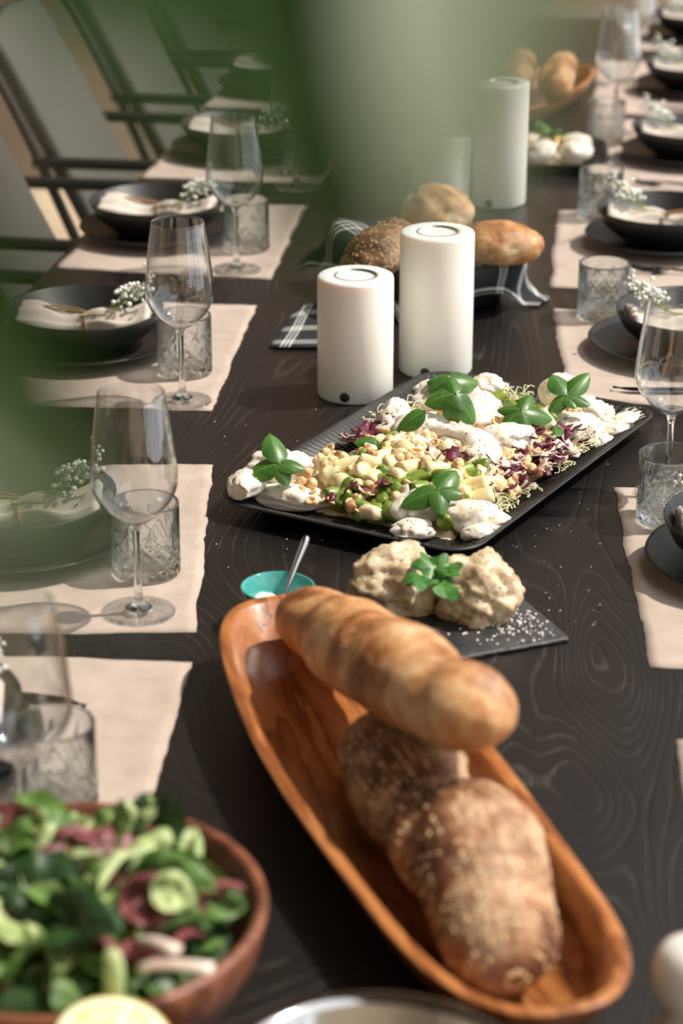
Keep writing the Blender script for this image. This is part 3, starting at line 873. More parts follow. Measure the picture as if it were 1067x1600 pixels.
def crumbs_on(mb_src, n, size, r, zmin=-9, sub=1):
    """little flakes seated on the faces of a finished mesh builder"""
    out = MB(); fs = mb_src.f; vs = mb_src.v
    for _ in range(n * 4):
        f = r.choice(fs)
        if len(f) > 4: continue
        a, b, c = Vector(vs[f[0]]), Vector(vs[f[1]]), Vector(vs[f[2]])
        nn = (b - a).cross(c - a)
        if nn.length < 1e-12: continue
        nn.normalize(); p = (a + b + c) / 3
        if p.z < zmin: continue
        s = size * r.uniform(0.6, 1.3)
        q = Matrix.Rotation(r.uniform(0, PI), 3, 'Z'); Mx = nn.to_track_quat('Z', 'Y').to_matrix() @ q
        blob(out, p, (s * 1.5, s * 0.85, s * 0.45), sub, 0, 1, 0, Mx)
        n -= 1
        if n <= 0: break
    return out
def roll(px, py, z, sc, rot, mat, label, seed, seeds=0, crease=0.0):
    p = gp(px, py, z); m = MB(); vs, fs = ico(4); out = []
    for v in vs:
        d = 1 + 0.10 * noise.noise(v * 1.3 + Vector((seed, 0, 0))) + 0.03 * noise.noise(v * 4 + Vector((0, seed, 0))) - 0.05 * math.exp(-(noise.noise(Vector((v.x * 1.2, v.y * 2.4, v.z * 2.4)) + Vector((seed, seed, 0))) / 0.05) ** 2)
        if crease: d -= crease * math.exp(-((v.x * 0.5 + v.z * 0.8 - 0.25 + 0.15 * math.sin(v.y * 3)) / 0.07) ** 2) * (1 if v.y < 0.4 else 0.3)
        q = Vector((v.x * sc[0], v.y * sc[1], v.z * sc[2])) * d
        if q.z < -0.6 * sc[2]: q.z = -0.6 * sc[2] + 0.2 * (q.z + 0.6 * sc[2])
        out.append(q)
    m.add(out, fs)
    t = thing('bread_roll', label, 'bread roll', p, 0, 'bread rolls in the basket'); t.rotation_euler = rot
    m.build('crust', mat, t)
    if seeds: tag(crumbs_on(m, seeds, 0.0017, random.Random(seed), -0.6 * sc[2]).build('seeds', M['seed'], t), kind='stuff')
roll(683, 330, 0.1102, (0.058, 0.054, 0.047), (0.1, 0.1, 0.3), M['roll'], 'round floury bread roll on top of the others in the basket', 2, 0, 0.06)
roll(780, 382, 0.105, (0.068, 0.05, 0.036), (0.0, 0.05, 0.05), M['loaf'], 'smooth golden oval bread roll overhanging the basket rim', 4, 0, 0.03)
roll(588, 396, 0.0975, (0.060, 0.046, 0.040), (0.0, -0.5, 0.5), M['seedloaf'], 'brown seeded bread roll beside the crumpled towel', 6, 520, 0.04)
roll(616, 374, 0.085, (0.040, 0.040, 0.034), (0.2, 0.2, 0.9), M['seedloaf'], 'small dark seeded roll half hidden behind the other seeded roll', 8, 200)

# ------------------------------------------------------------------ salad platter
def rrect(hx, hy, r, n):
    per = 4 * (hx + hy - 2 * r) + 2 * PI * r; pts = []
    segs = [('l', (hx, -hy + r), (hx, hy - r)), ('a', (hx - r, hy - r), 0), ('l', (hx - r, hy), (-hx + r, hy)), ('a', (-hx + r, hy - r), PI / 2),
            ('l', (-hx, hy - r), (-hx, -hy + r)), ('a', (-hx + r, -hy + r), PI), ('l', (-hx + r, -hy), (hx - r, -hy)), ('a', (hx - r, -hy + r), 1.5 * PI)]
    for k in range(n):
        s = per * k / n
        for g in segs:
            L = math.dist(g[1], g[2]) if g[0] == 'l' else r * PI / 2
            if s <= L:
                if g[0] == 'l': f = s / L; pts.append((g[1][0] + (g[2][0] - g[1][0]) * f, g[1][1] + (g[2][1] - g[1][1]) * f))
                else: a = g[2] + s / r; pts.append((g[1][0] + r * math.cos(a), g[1][1] + r * math.sin(a)))
                break
            s -= L
    return pts
def platter_mesh(hx, hy):
    n = 640; rings = [(0.080, 0.0), (0.048, 0.0), (0.044, 0.002), (0.010, 0.018), (0.001, 0.0215), (0.0, 0.023), (0.0012, 0.0245), (0.004, 0.0245), (0.008, 0.0225), (0.014, 0.0200), (0.030, 0.0125), (0.046, 0.0055), (0.050, 0.0048), (0.080, 0.0045)]
    pts = []
    for j, (ins, z) in enumerate(rings):
        c = rrect(hx - ins, hy - ins, max(0.012, 0.045 - ins * 0.6), n)
        for k, p in enumerate(c):
            rib = 0.0011 * (1 if (k % 4) < 2 else -1) if 9 <= j <= 11 else 0
            pts.append((p[0], p[1], z + rib))
    m = MB(); m.grid(pts, len(rings), n, cv=True)
    m.f.append(tuple(range(n))); b = (len(rings) - 1) * n; m.f.append(tuple(b + k for k in range(n)))
    return m.mesh('serving_platter', M['black'])
pl_c, pr_c, pb_c = gp(353, 768, 0.024), gp(1014, 648, 0.024), gp(742, 856, 0.02)
PC = (pl_c + pr_c) / 2; PC.z = TZ
ux = Vector((pr_c.x - pb_c.x, pr_c.y - pb_c.y, 0)); PA = math.atan2(ux.y, ux.x)
HX, HY = 0.288, 0.176
PM = platter_mesh(HX, HY)
po = link('serving_platter', PM, loc=PC, rot=(0, 0, PA)); tag(po, 'large black ribbed platter of burrata and asparagus salad, next to the two front candles', 'platter')
PMX = Matrix.Translation(PC) @ Matrix.Rotation(PA, 4, 'Z'); PIN = PMX.inverted()
PROF = [(0, .0245), (.004, .0245), (.008, .0225), (.014, .0205), (.03, .0130), (.046, .0060), (.05, .0050), (.08, .0046)]
def inset(x, y, hx=HX, hy=HY, r=0.045):
    qx, qy = abs(x) - (hx - r), abs(y) - (hy - r)
    return r - math.hypot(qx, qy) if qx > 0 and qy > 0 else min(hx - abs(x), hy - abs(y))
def ptop(x, y, hx=HX, hy=HY):
    """height of the platter's own upper surface"""
    return interp(PROF, max(0.0, inset(x, y, hx, hy)))
def heap(x, y):
    e = max(abs(x) / (HX - 0.045), abs(y) / (HY - 0.04))
    base = 0.006 + 0.033 * (1 - smooth(0.50, 1.02, e)) + 0.012 * math.exp(-((x - 0.05) ** 2 / 0.02 + (y - 0.03) ** 2 / 0.008))
    return max(base, ptop(x, y))
def on_platter(px, py, dz=0.0):
    z = 0.03
    for _ in range(8):
        w = gp(px, py, z + dz); q = PIN @ w
        z = heap(q.x, q.y)
    return q.x, q.y, z
# bed of chopped leaves and cream under the pieces
m = MB(); nu, nv = 90, 60; pts = []
for i in range(nu):
    for j in range(nv):
        x = (i / (nu - 1) * 2 - 1) * (HX - 0.055); y = (j / (nv - 1) * 2 - 1) * (HY - 0.050)
        e = max(abs(x) / (HX - 0.055), abs(y) / (HY - 0.050))
        z = 0.006 + (heap(x, y) - 0.006) + (0.006 * noise.noise(Vector((x * 60, y * 60, 1))) + 0.004 * noise.noise(Vector((x * 150, y * 150, 4)))) * (1 - smooth(0.85, 1, e)) - 0.004 * smooth(0.85, 1.0, e)
        pts.append((x, y, max(z - 0.005 * smooth(0.6, 1.0, e), 0.0035)))
m.grid(pts, nu, nv)
tag(m.build('dressed_salad_bed', M['cream'], loc=PC, rot=(0, 0, PA)), 'creamy dressed bed of chopped asparagus under the burrata', 'salad', kind='stuff')

LAND = [((440, 730), 'the corner basil sprig by the teal salt bowl'), ((690, 800), 'the basil sprig facing the slate board'), ((700, 640), 'the large basil sprig before the tall candle'), ((600, 760), 'the green asparagus heap'), ((820, 750), 'the platter rim facing the placemats'), ((900, 640), 'the upright basil sprig'), ((590, 680), 'the ribbed rim facing the short candle'), ((980, 665), 'the platter corner beneath the stemmed glass')]
def beside(px, py): return min(LAND, key=lambda L: math.dist(L[0], (px, py)))[1]
def put(name, me, local, rot, label, cat, group, mx=None):
    o = link(name, me); w = (mx or PMX) @ Vector(local)
    o.location = w; o.rotation_euler = rot
    return tag(o, label, cat, group)

# burrata pieces: torn soft cheese
def burrata_mesh(sc, seed, tear=0.3, sub=4):
    m = MB(); vs, fs = ico(sub); out = []; s = Vector((seed * 3.7, seed * 1.9, seed))
    for v in vs:
        d = 1 + 0.26 * noise.noise(v * 1.0 + s) + 0.10 * noise.noise(v * 2.2 + s) + 0.02 * noise.noise(v * 6 + s)
        f = noise.noise(Vector((v.x * 1.6, v.y * 1.6, v.z * 0.6)) + s * 2)
        d -= tear * math.exp(-(f / 0.10) ** 2) * (1 if v.z > -0.2 else 0.2)
        q = Vector((v.x * sc[0], v.y * sc[1], v.z * sc[2])) * d
        if q.z < -0.7 * sc[2]: q.z = -0.7 * sc[2] + 0.15 * (q.z + 0.7 * sc[2])
        out.append(q)
    m.add(out, fs); return m
BUR = 'torn piece of white burrata on the black platter beside the two front candles'
burr = [  # px, py, scale, rz, tilt
    (385, 755, (0.052, 0.022, 0.014), 1.2, -0.25), (455, 778, (0.050, 0.024, 0.014), -0.3, 0.05), (435, 728, (0.042, 0.028, 0.018), 0.1, 0),
    (480, 735, (0.034, 0.024, 0.014), 0.6, 0),
    (655, 668, (0.050, 0.030, 0.020), 0.3, 0), (622, 655, (0.03, 0.022, 0.022), 1.0, 0.2), (660, 695, (0.034, 0.020, 0.014), 0.0, 0),
    (700, 622, (0.046, 0.032, 0.024), 0.5, 0), (760, 612, (0.030, 0.022, 0.022), 0.2, 0), (745, 645, (0.040, 0.03, 0.022), 0.9, 0),
    (720, 695, (0.042, 0.028, 0.022), -0.5, 0.1), (745, 712, (0.026, 0.022, 0.020), 0.4, 0.3), (785, 688, (0.036, 0.026, 0.020), 0.2, 0),
    (672, 610, (0.022, 0.016, 0.016), 0.2, 0),
    (668, 800, (0.036, 0.028, 0.020), 0.7, 0), (725, 808, (0.040, 0.032, 0.020), -0.2, 0), (650, 822, (0.026, 0.018, 0.012), 0.2, 0), (752, 832, (0.024, 0.014, 0.010), 0.2, 0),
    (880, 612, (0.032, 0.026, 0.022), 0.2, 0), (905, 668, (0.046, 0.030, 0.018), 0.3, 0), (925, 648, (0.034, 0.028, 0.022), 0.1, 0),
    (950, 672, (0.026, 0.020, 0.014), 0.3, 0), (960, 662, (0.034, 0.022, 0.010), 0.75, -0.1), (935, 690, (0.022, 0.014, 0.010), 0.8, 0)]
peppers = MB(); zests = MB(); rp = random.Random(3)
def lie(px, py, rad, lift, need=0.010):
    """centre of a piece on its sight line, far enough inside the rim to lie on the platter"""
    z, first_ = 0.012, None
    while z < 0.060:
        q = PIN @ gp(px, py, z)
        if z >= heap(q.x, q.y) + lift:
            first_ = first_ or Vector(q)
            if inset(q.x, q.y) >= rad + need: return Vector((q.x, q.y, z))
        z += 0.001
    q = first_ or q                           # near the front rim: draw it in instead of lifting it
    for _ in range(80):
        if inset(q.x, q.y) >= rad + need: break
        q.x *= 0.99; q.y *= 0.99
    return Vector((q.x, q.y, heap(q.x, q.y) + lift))
def seat(vs, c):
    """press the underside of a soft piece down onto the heap or the platter beneath it"""
    lo = min(v.z for v in vs); out = []
    for v in vs:
        x, y = c.x + v.x, c.y + v.y
        for _ in range(40):
            if inset(x, y) >= 0.006: break
            x *= 0.985; y *= 0.985
        sf = max(ptop(x, y) + 0.0002, heap(x, y) - 0.004)
        z = c.z + v.z
        if v.z < 0: z = c.z + (c.z - sf) * (v.z / -lo) if c.z > sf else sf
        out.append(Vector((x - c.x, y - c.y, max(z, sf) - c.z)))
    return out
burr = [(px, py, tuple(q * 1.05 for q in sc), rz, ti) for px, py, sc, rz, ti in burr]
BC = [lie(px, py, 0.62 * min(sc[0], sc[1]) + 0.10 * sc[0], sc[2] * 0.3) for px, py, sc, rz, ti in burr]
def reach(k, d):
    """how far piece k extends from its centre towards d"""
    sc, a = burr[k][2], math.atan2(d.y, d.x) - (burr[k][3] - PA)
    return 1 / math.hypot(math.cos(a) / sc[0], math.sin(a) / sc[1])
for _ in range(60):                            # neighbours lie against one another, not inside one another
    for a in range(len(burr)):
        for b in range(a):
            d = Vector((BC[a].x - BC[b].x, BC[a].y - BC[b].y, 0)); L = max(d.length, 1e-4); d /= L
            gap = 0.86 * (reach(a, d) + reach(b, d)) - L
            if gap > 0 and abs(BC[a].z - BC[b].z) < 0.8 * (burr[a][2][2] + burr[b][2][2]):
                for k, sg in ((a, 1), (b, -1)):
                    q = BC[k] + d * (0.35 * sg * gap)
                    if inset(q.x, q.y) > 0.022: BC[k] = q
for i, (px, py, sc, rz, ti) in enumerate(burr):
    c = BC[i]
    mb = burrata_mesh(sc, i + 1.3, 0.10 + 0.14 * (i % 2 == 0))
    Rm = Matrix.Rotation(rz - PA, 3, 'Z') @ Matrix.Rotation(ti, 3, 'X')
    mb.v = [tuple(v) for v in seat([Rm @ Vector(v) for v in mb.v], c)]
    o = put('burrata_piece', mb.mesh('burrata_piece', M['burrata']), c, (0, 0, PA), 'torn white burrata piece by ' + beside(px, py), 'cheese', 'burrata pieces on the front platter')
    for f in rp.sample(mb.f, 130):
        p = Vector(mb.v[f[0]])
        if p.z > 0.1 * sc[2]:
            s = rp.uniform(0.0005, 0.0011); blob(peppers if rp.random() < 0.45 else zests, c + p, (s, s, s * 0.8), 1)
tag(peppers.build('cracked_pepper', M['pepper'], loc=PC, rot=(0, 0, PA)), 'cracked black pepper sprinkled over the burrata', 'pepper', kind='stuff')
tag(zests.build('pistachio_crumbs', M['zest'], loc=PC, rot=(0, 0, PA)), 'fine yellow-green crumbs sprinkled over the burrata', 'crumbs', kind='stuff')

def inside(px, py, m, dz=0.0):
    x, y, z = on_platter(px, py, dz)
    x = max(-HX + m, min(HX - m, x)); y = max(-HY + m, min(HY - m, y))
    return x, y, heap(x, y)
# asparagus
def asp_mesh(L, r, seed, mat, taper=0.0, bend=0.15):
    m = MB(); n = 10; seg = 12; pts = []
    for i in range(n):
        u = i / (n - 1); x = (u - 0.5) * L; rr = r * (1 - taper * u) * (1 + 0.06 * noise.noise(Vector((u * 3, seed, 0))))
        if i in (0, n - 1): rr *= 0.93
        for k in range(seg):
            a = 2 * PI * k / seg; q = rr * (1 + 0.07 * noise.noise(Vector((math.cos(a), math.sin(a), seed + u))))
            pts.append((x, q * math.cos(a), q * math.sin(a) + bend * L * (0.25 - (u - 0.5) ** 2) * 0.6))
    m.grid(pts, n, seg, cv=True)
    o = len(m.v); m.v += [(-L / 2 - 0.0002, 0, 0.0), (L / 2 + 0.0002, 0, 0.0)]
    for k in range(seg): m.f.append((o, k, (k + 1) % seg)); m.f.append((o + 1, (n - 1) * seg + (k + 1) % seg, (n - 1) * seg + k))
    return m.mesh('asparagus_piece', mat)
GA = [asp_mesh(0.034, 0.0105, 1, M['green_asp']), asp_mesh(0.026, 0.0100, 2, M['green_asp']), asp_mesh(0.042, 0.0096, 3, M['green_asp'], 0.2)]
WA = [asp_mesh(0.022, 0.0122, 4, M['white_asp']), asp_mesh(0.030, 0.0115, 5, M['white_asp'], 0.1), asp_mesh(0.048, 0.0110, 6, M['white_asp'], 0.25), asp_mesh(0.016, 0.0125, 7, M['white_asp'])]
rg = random.Random(21)
green = [(541, 762), (560, 792), (597, 785), (612, 765), (626, 778), (648, 748), (600, 752), (535, 785), (575, 800), (608, 818), (598, 738), (567, 715), (578, 722), (655, 765), (680, 745), (640, 790), (616, 800), (740, 730), (768, 820), (757, 806), (545, 800), (590, 800), (520, 778), (803, 640), (820, 650), (845, 645), (790, 620), (700, 755), (735, 745), (575, 770), (632, 758), (610, 690), (668, 775), (860, 655), (810, 665), (715, 740)]
for i, (px, py) in enumerate(green):
    x, y, z = inside(px, py, 0.075, 0.006)
    put('green_asparagus_piece', GA[i % 3], (x, y, z + 0.0065), (rg.uniform(-0.3, 0.3), rg.uniform(-0.5, 0.3), rg.uniform(0, PI)), 'cut green asparagus piece by ' + beside(px, py), 'asparagus', 'green asparagus pieces')
white = [(567, 806), (560, 740), (590, 728), (575, 708), (610, 700), (628, 712), (640, 705), (595, 695), (520, 750), (530, 760), (645, 730), (660, 722), (682, 722), (618, 725), (690, 735), (708, 750), (742, 770), (720, 772), (735, 760), (750, 742), (700, 705), (625, 745), (550, 725), (765, 745), (775, 765), (510, 735), (750, 790), (790, 770), (650, 700), (585, 745), (840, 670), (825, 660), (780, 735), (730, 715), (605, 712), (760, 760)]
for i, (px, py) in enumerate(white):
    x, y, z = inside(px, py, 0.068, 0.008); k = i % 4 if i else 2
    put('white_asparagus_piece', WA[k], (x, y, z + 0.008), (rg.uniform(-0.5, 0.5), rg.uniform(-0.7, 0.7), rg.uniform(0, PI) if i else -0.9), 'white asparagus chunk by ' + beside(px, py), 'asparagus', 'white asparagus pieces')
# hazelnuts: whole ones and halves with a hollow
def nut_mesh(kind, seed):
    m = MB()
    if kind == 'half':
        prof = [(0, -0.0055), (0.0038, -0.0048), (0.0068, -0.0024), (0.0076, 0.0), (0.0070, 0.0009), (0.0042, 0.0009), (0.0030, -0.0014), (0, -0.0022)]
        m.lathe(prof, 16, fn=lambda x, y, z, a: (x * (1 + 0.08 * math.sin(2 * a + seed)), y, z)); return m.mesh('hazelnut', M['nut'])
    blob(m, (0, 0, 0), (0.0074, 0.0070, 0.0078), 2, 0.10 if kind == 'whole' else 0.5, 1.6, seed)
    return m.mesh('hazelnut', M['nutskin'] if seed % 2 else M['nut'])
NM = [nut_mesh('half', 1), nut_mesh('half', 2), nut_mesh('whole', 2), nut_mesh('chip', 4), nut_mesh('half', 3), nut_mesh('chip', 5), nut_mesh('half', 5), nut_mesh('chip', 6)]
def local_rand(x0, x1, y0, y1): return rg.uniform(x0, x1), rg.uniform(y0, y1)
nutpx = []
for cx_, cy_, sx_, sy_, n_ in ((620, 720, 70, 26, 46), (480, 775, 40, 26, 22), (760, 690, 90, 40, 26), (800, 745, 60, 36, 46), (845, 705, 45, 26, 34), (520, 735, 34, 22, 16), (900, 640, 40, 20, 14), (720, 780, 50, 26, 14), (720, 640, 60, 26, 12), (560, 800, 60, 18, 18), (650, 690, 50, 14, 12)):
    for _ in range(n_): nutpx.append((rg.gauss(cx_, sx_ * 0.55), rg.gauss(cy_, sy_ * 0.6)))
for i, (px, py) in enumerate(nutpx):
    x, y, z = inside(px, py, 0.042)
    put('hazelnut', NM[i % 8], (x, y, z + rg.uniform(0.010, 0.018)), (rg.uniform(-0.7, 0.7), rg.uniform(-0.7, 0.7), rg.uniform(0, 6)), 'roasted hazelnut by ' + beside(px, py), 'hazelnut', 'roasted hazelnuts')
# radicchio strips: purple and pale
def strip_mesh(L, w, seed, mat):
    m = MB(); n = 8; pts = []
    for i in range(n):
        u = i / (n - 1); x = (u - 0.5) * L; ww = w * (0.7 + 0.3 * math.sin(PI * u)) * (1 + 0.3 * noise.noise(Vector((u * 3, seed, 1))))
        z = 0.004 * math.sin(u * 4 + seed) + 0.002 * noise.noise(Vector((u * 4, seed, 7)))
        for y, dz in ((-ww, 0.001), (0, -0.0005), (ww, 0.001), (ww, 0.0025), (0, 0.0012), (-ww, 0.0025)): pts.append((x, y, z + dz))
    m.grid(pts, n, 6, cv=True); m.f.append(tuple(range(6))); m.f.append(tuple((n - 1) * 6 + k for k in range(6)))
    return m.mesh('radicchio_strip', mat)
RM = [strip_mesh(0.034, 0.0065, 1, M['radic']), strip_mesh(0.024, 0.0095, 2, M['radic']), strip_mesh(0.036, 0.006, 3, M['radicw']), strip_mesh(0.026, 0.008, 4, M['radicw']), strip_mesh(0.020, 0.008, 5, M['radic'])]
radpx = []
for cx_, cy_, sx_, sy_, n_ in ((850, 715, 60, 34, 66), (790, 760, 50, 36, 36), (900, 715, 26, 18, 14), (590, 680, 30, 14, 14), (555, 690, 24, 12, 10), (700, 720, 60, 20, 10), (580, 795, 50, 20, 8)):
    for _ in range(n_): radpx.append((rg.gauss(cx_, sx_ * 0.6), rg.gauss(cy_, sy_ * 0.65)))
for i, (px, py) in enumerate(radpx):
    x, y, z = inside(px, py, 0.046)
    put('radicchio_strip', RM[i % 5], (x, y, z + rg.uniform(0.010, 0.020)), (rg.uniform(-0.6, 0.6), rg.uniform(-0.5, 0.5), rg.uniform(0, 6)), ('purple radicchio shred by ' if i % 5 in (0, 1, 4) else 'pale radicchio rib by ') + beside(px, py), 'radicchio', 'purple radicchio shreds' if i % 5 in (0, 1, 4) else 'pale radicchio ribs')
# sprouts
spx = [(905, 715), (895, 730), (925, 708), (880, 735), (820, 790), (835, 775), (810, 800), (800, 790), (850, 770), (870, 650), (575, 668), (590, 660), (640, 655), (770, 735), (825, 615), (838, 610), (915, 700), (830, 800), (905, 690)]
def sprout_mesh(seed):
    r = random.Random(seed); m = MB()
    for _ in range(12):
        a = r.uniform(0, 2 * PI); d = Vector((math.cos(a), math.sin(a), r.uniform(0.1, 0.7)))
        b = Vector((r.uniform(-1, 1), r.uniform(-1, 1), 0)) * 0.006
        e = b + d * r.uniform(0.012, 0.026)
        m.tube(catmull([b, b.lerp(e, 0.5) + Vector((r.uniform(-1, 1), r.uniform(-1, 1), 0.8)) * 0.005, e, e + Vector((d.y, -d.x, -0.2)) * 0.005], 8), 0.0007, 4)
        blob(m, e + Vector((d.y, -d.x, -0.2)) * 0.005, (0.0022, 0.0014, 0.0009), 1)
    return m.mesh('sprouts', M['sprout'])
SM = [sprout_mesh(k) for k in range(4)]
for i, (px, py) in enumerate(spx):
    x, y, z = inside(px, py, 0.042)
    put('sprout_tuft', SM[i % 4], (x, y, z + 0.008), (0, 0, rg.uniform(0, 6)), 'tuft of thin yellow-green sprouts by ' + beside(px, py), 'sprouts', 'sprout tufts')

# leaves
def leaf_grid(L, W, cup=0.25, curl=0.3, seed=0.0, ruffle=0.0, nu=12, nv=9, tip=1.0, thick=0.0):
    pts, uv = [], []
    for i in range(nu):
        u = i / (nu - 1)
        w = W * (max(0.0, math.sin(PI * u ** 0.85)) ** 0.62 if u < 1 else 0) * (1.06 - 0.22 * u * tip) + 0.0004
        for j in range(nv):
            v = j / (nv - 1) * 2 - 1
            x = L * u; y = w * v
            z = cup * W * v * v * math.sin(PI * u) - curl * L * u * u + ruffle * W * noise.noise(Vector((u * 5, v * 2.5, seed))) + 0.07 * W * math.cos(u * 36 - abs(v) * 4) * abs(v) * (1 - abs(v) * 0.6) * (0.6 if not ruffle else 0)
            pts.append(Vector((x, y, z))); uv.append((u, j / (nv - 1)))
    return pts, uv, nu, nv
def leaf_mesh(name, mat, **kw):
    pts, uv, nu, nv = leaf_grid(**kw); m = MB(); m.grid(pts, nu, nv); return m.mesh(name, mat, True, uv)
BL = [leaf_mesh('leaf', M['basil'], L=0.031, W=0.0112, cup=-0.38, curl=0.26, seed=1), leaf_mesh('leaf', M['basil'], L=0.043, W=0.0155, cup=-0.40, curl=0.28, seed=2), leaf_mesh('leaf', M['basil'], L=0.022, W=0.0088, cup=-0.35, curl=0.2, seed=3)]
def basil(px, py, zz, leaves, label):
    x, y, z = on_platter(px, py, zz); w = PMX @ Vector((x, y, z + zz))
    # keep the sprig under its place in the heap while lifted
    t = thing('basil_sprig', label, 'basil', w)
    for (k, az, el, roll_) in leaves:
        d = Vector((math.cos(az) * math.cos(el), math.sin(az) * math.cos(el), math.sin(el)))
        F = frame(d, Vector((0.5 * roll_ + 0.12, -0.5, 0.86)))
        o = link('leaf', BL[k], t); o.matrix_local = F.to_4x4() @ Matrix.Diagonal((rg.uniform(0.9, 1.1), rg.uniform(0.9, 1.15), 1, 1))
    MB().tube(catmull([(0, 0, -0.006), (0.001, 0, -0.003), (0, 0, 0.001)], 6), 0.0012, 6).build('stem', M['stem'], t)
D = R
basil(436, 724, 0.052, [(1, D(108), 0.85, 0.2), (0, D(-8), 0.0, 0.1), (1, D(192), -0.15, -0.1), (0, D(-62), -0.6, 0), (2, D(-30), -0.1, 0)], 'basil sprig with five leaves at the corner beside the teal salt bowl')
basil(712, 615, 0.055, [(1, D(190), -0.1, 0.4), (1, D(-95), -1.15, 0.1), (1, D(-35), -0.75, -0.2), (0, D(100), 0.6, 0), (2, D(-60), -0.7, 0)], 'large basil sprig standing on the burrata before the tall candle')
basil(664, 642, 0.040, [(1, D(200), -0.35, -0.3)], 'single basil leaf lying on burrata beside the large basil sprig')
basil(684, 770, 0.040, [(1, D(48), 0.55, -0.1), (1, D(196), -0.2, 0.1), (0, D(-10), 0.05, 0), (0, D(-80), -0.5, 0)], 'basil sprig on the burrata next to the slate board')
basil(815, 640, 0.035, [(0, D(170), 0.1, 0.2), (1, D(5), -0.15, -0.2), (0, D(-70), -0.6, 0), (0, D(60), 0.5, 0), (0, D(215), -0.4, 0)], 'basil sprig among green pieces in the middle of the platter')
basil(886, 620, 0.045, [(1, D(120), 0.75, 0.1), (1, D(40), 0.65, -0.2), (0, D(-25), -0.1, 0.1), (0, D(-140), -0.4, 0), (2, D(-60), -0.4, 0)], 'upright basil sprig on the burrata nearest the stemmed glass')
basil(702, 592, 0.040, [(0, D(165), -0.05, 0), (1, D(10), 0.0, 0), (0, D(200), -0.3, 0)], 'basil leaves at the foot of the tall front candle')
basil(590, 690, 0.02, [(0, D(190), 0.2, 0), (0, D(-40), 0.1, 0)], 'small basil leaves by the ribbed platter rim')
basil(868, 668, 0.022, [(0, D(-90), 0.1, 0), (0, D(-140), 0.1, 0)], 'small basil leaves under the upright basil sprig')

# ------------------------------------------------------------------ slate board with herb butter
tip = gp(892, 998, 0.004); e1 = Vector((-0.92, -0.38, 0)).normalized(); e2 = Vector((-0.38, 0.92, 0)).normalized()
LS = 0.205
sc_ = tip + e1 * LS / 2 + e2 * LS / 2; sa = math.atan2(-e1.y, -e1.x)
def slate():
    m = MB(); n = 200; c = rrect(LS / 2, LS / 2, 0.003, n); r = random.Random(2)
    rings = [(0.004, 0.0), (0.0008, 0.0012), (0.0, 0.003), (0.001, 0.0046), (0.004, 0.0056), (0.03, 0.0058), (0.08, 0.0058)]
    pts = []
    for j, (ins, z) in enumerate(rings):
        for k, p in enumerate(rrect(LS / 2 - ins, LS / 2 - ins, 0.003, n)):
            w = 0.0016 * noise.noise(Vector((p[0] * 90, p[1] * 90, j * 2.1))) if ins < 0.01 else 0
            pts.append((p[0] + w, p[1] + w, z))
    m.grid(pts, len(rings), n, cv=True); m.f.append(tuple(range(n))); b = (len(rings) - 1) * n; m.f.append(tuple(b + k for k in range(n)))
    return tag(m.build('slate_board', M['slate'], loc=(sc_.x, sc_.y, TZ), rot=(0, 0, sa)), 'square black slate board with chipped edges under the herb butter', 'slate board')
slate()
def mound(px, py, sc, seed, label, rz):
    p = gp(px, py, 0.006 + sc[2] * 0.4); m = MB(); vs, fs = ico(5); out = []; s = Vector((seed, seed * 2, 0))
    for v in vs:
        d = 1 + 0.30 * noise.noise(v * 1.5 + s) + 0.17 * noise.noise(Vector((v.x * 2.2 + v.z * 2, v.y * 3.4, v.z * 3.4)) + s) + 0.12 * abs(noise.noise(Vector((v.x * 4 + v.y * 2, v.y * 7, v.z * 8)) + s)) + 0.05 * noise.noise(v * 11 + s)
        q = Vector((v.x * sc[0], v.y * sc[1], v.z * sc[2])) * d
        if q.z < -0.4 * sc[2]: q.z = -0.4 * sc[2]
        out.append(q)
    m.add(out, fs); t = thing('herb_butter', label, 'butter', (p.x, p.y, TZ + 0.0052 + 0.4 * sc[2]), rz)
    m.build('butter_mound', M['spread'], t)
    tag(crumbs_on(m, 90, 0.0008, random.Random(seed), -0.2 * sc[2]).build('herb_flecks', M['speck'], t), kind='stuff')
mound(618, 918, (0.050, 0.042, 0.047), 3, 'tall mound of pale herb butter on the slate, next to the teal bowl', 0.2)
mound(746, 930, (0.045, 0.046, 0.048), 5, 'rounded mound of pale herb butter on the slate, beside the scattered salt', -0.4)
t = thing('parsley_sprig', 'green parsley sprig between the two mounds of herb butter', 'parsley', gp(682, 908, 0.058))
def lobed(L, W, seed):
    m = MB(); c = len(m.v); pts = []; n = 30
    m.v.append((L * 0.35, 0, 0.002))
    for k in range(n):
        a = 2 * PI * k / n; r = 1 + 0.22 * math.cos(5 * a + seed)
        x = L * 0.5 + L * 0.5 * r * math.cos(a) * 0.85; y = W * r * math.sin(a)
        m.v.append((x, y, 0.004 * math.sin(3 * a + seed) - 0.3 * x * x / L))
    for k in range(n): m.f.append((0, 1 + k, 1 + (k + 1) % n))
    return m.mesh('leaf', M['parsley'])
PLm = [lobed(0.040, 0.017, 0), lobed(0.034, 0.015, 2)]
for k, (az, el) in enumerate(((115, 0.8), (80, 0.9), (200, 0.3), (160, 0.2), (-60, 0.15), (35, 0.7))):
    o = link('leaf', PLm[k % 2], t, rot=(0, -el, R(az)))
MB().tube(catmull([(0, 0, -0.02), (0.002, 0, -0.008), (0, 0, 0.002)], 6), 0.0011, 6).build('stem', M['stem'], t)
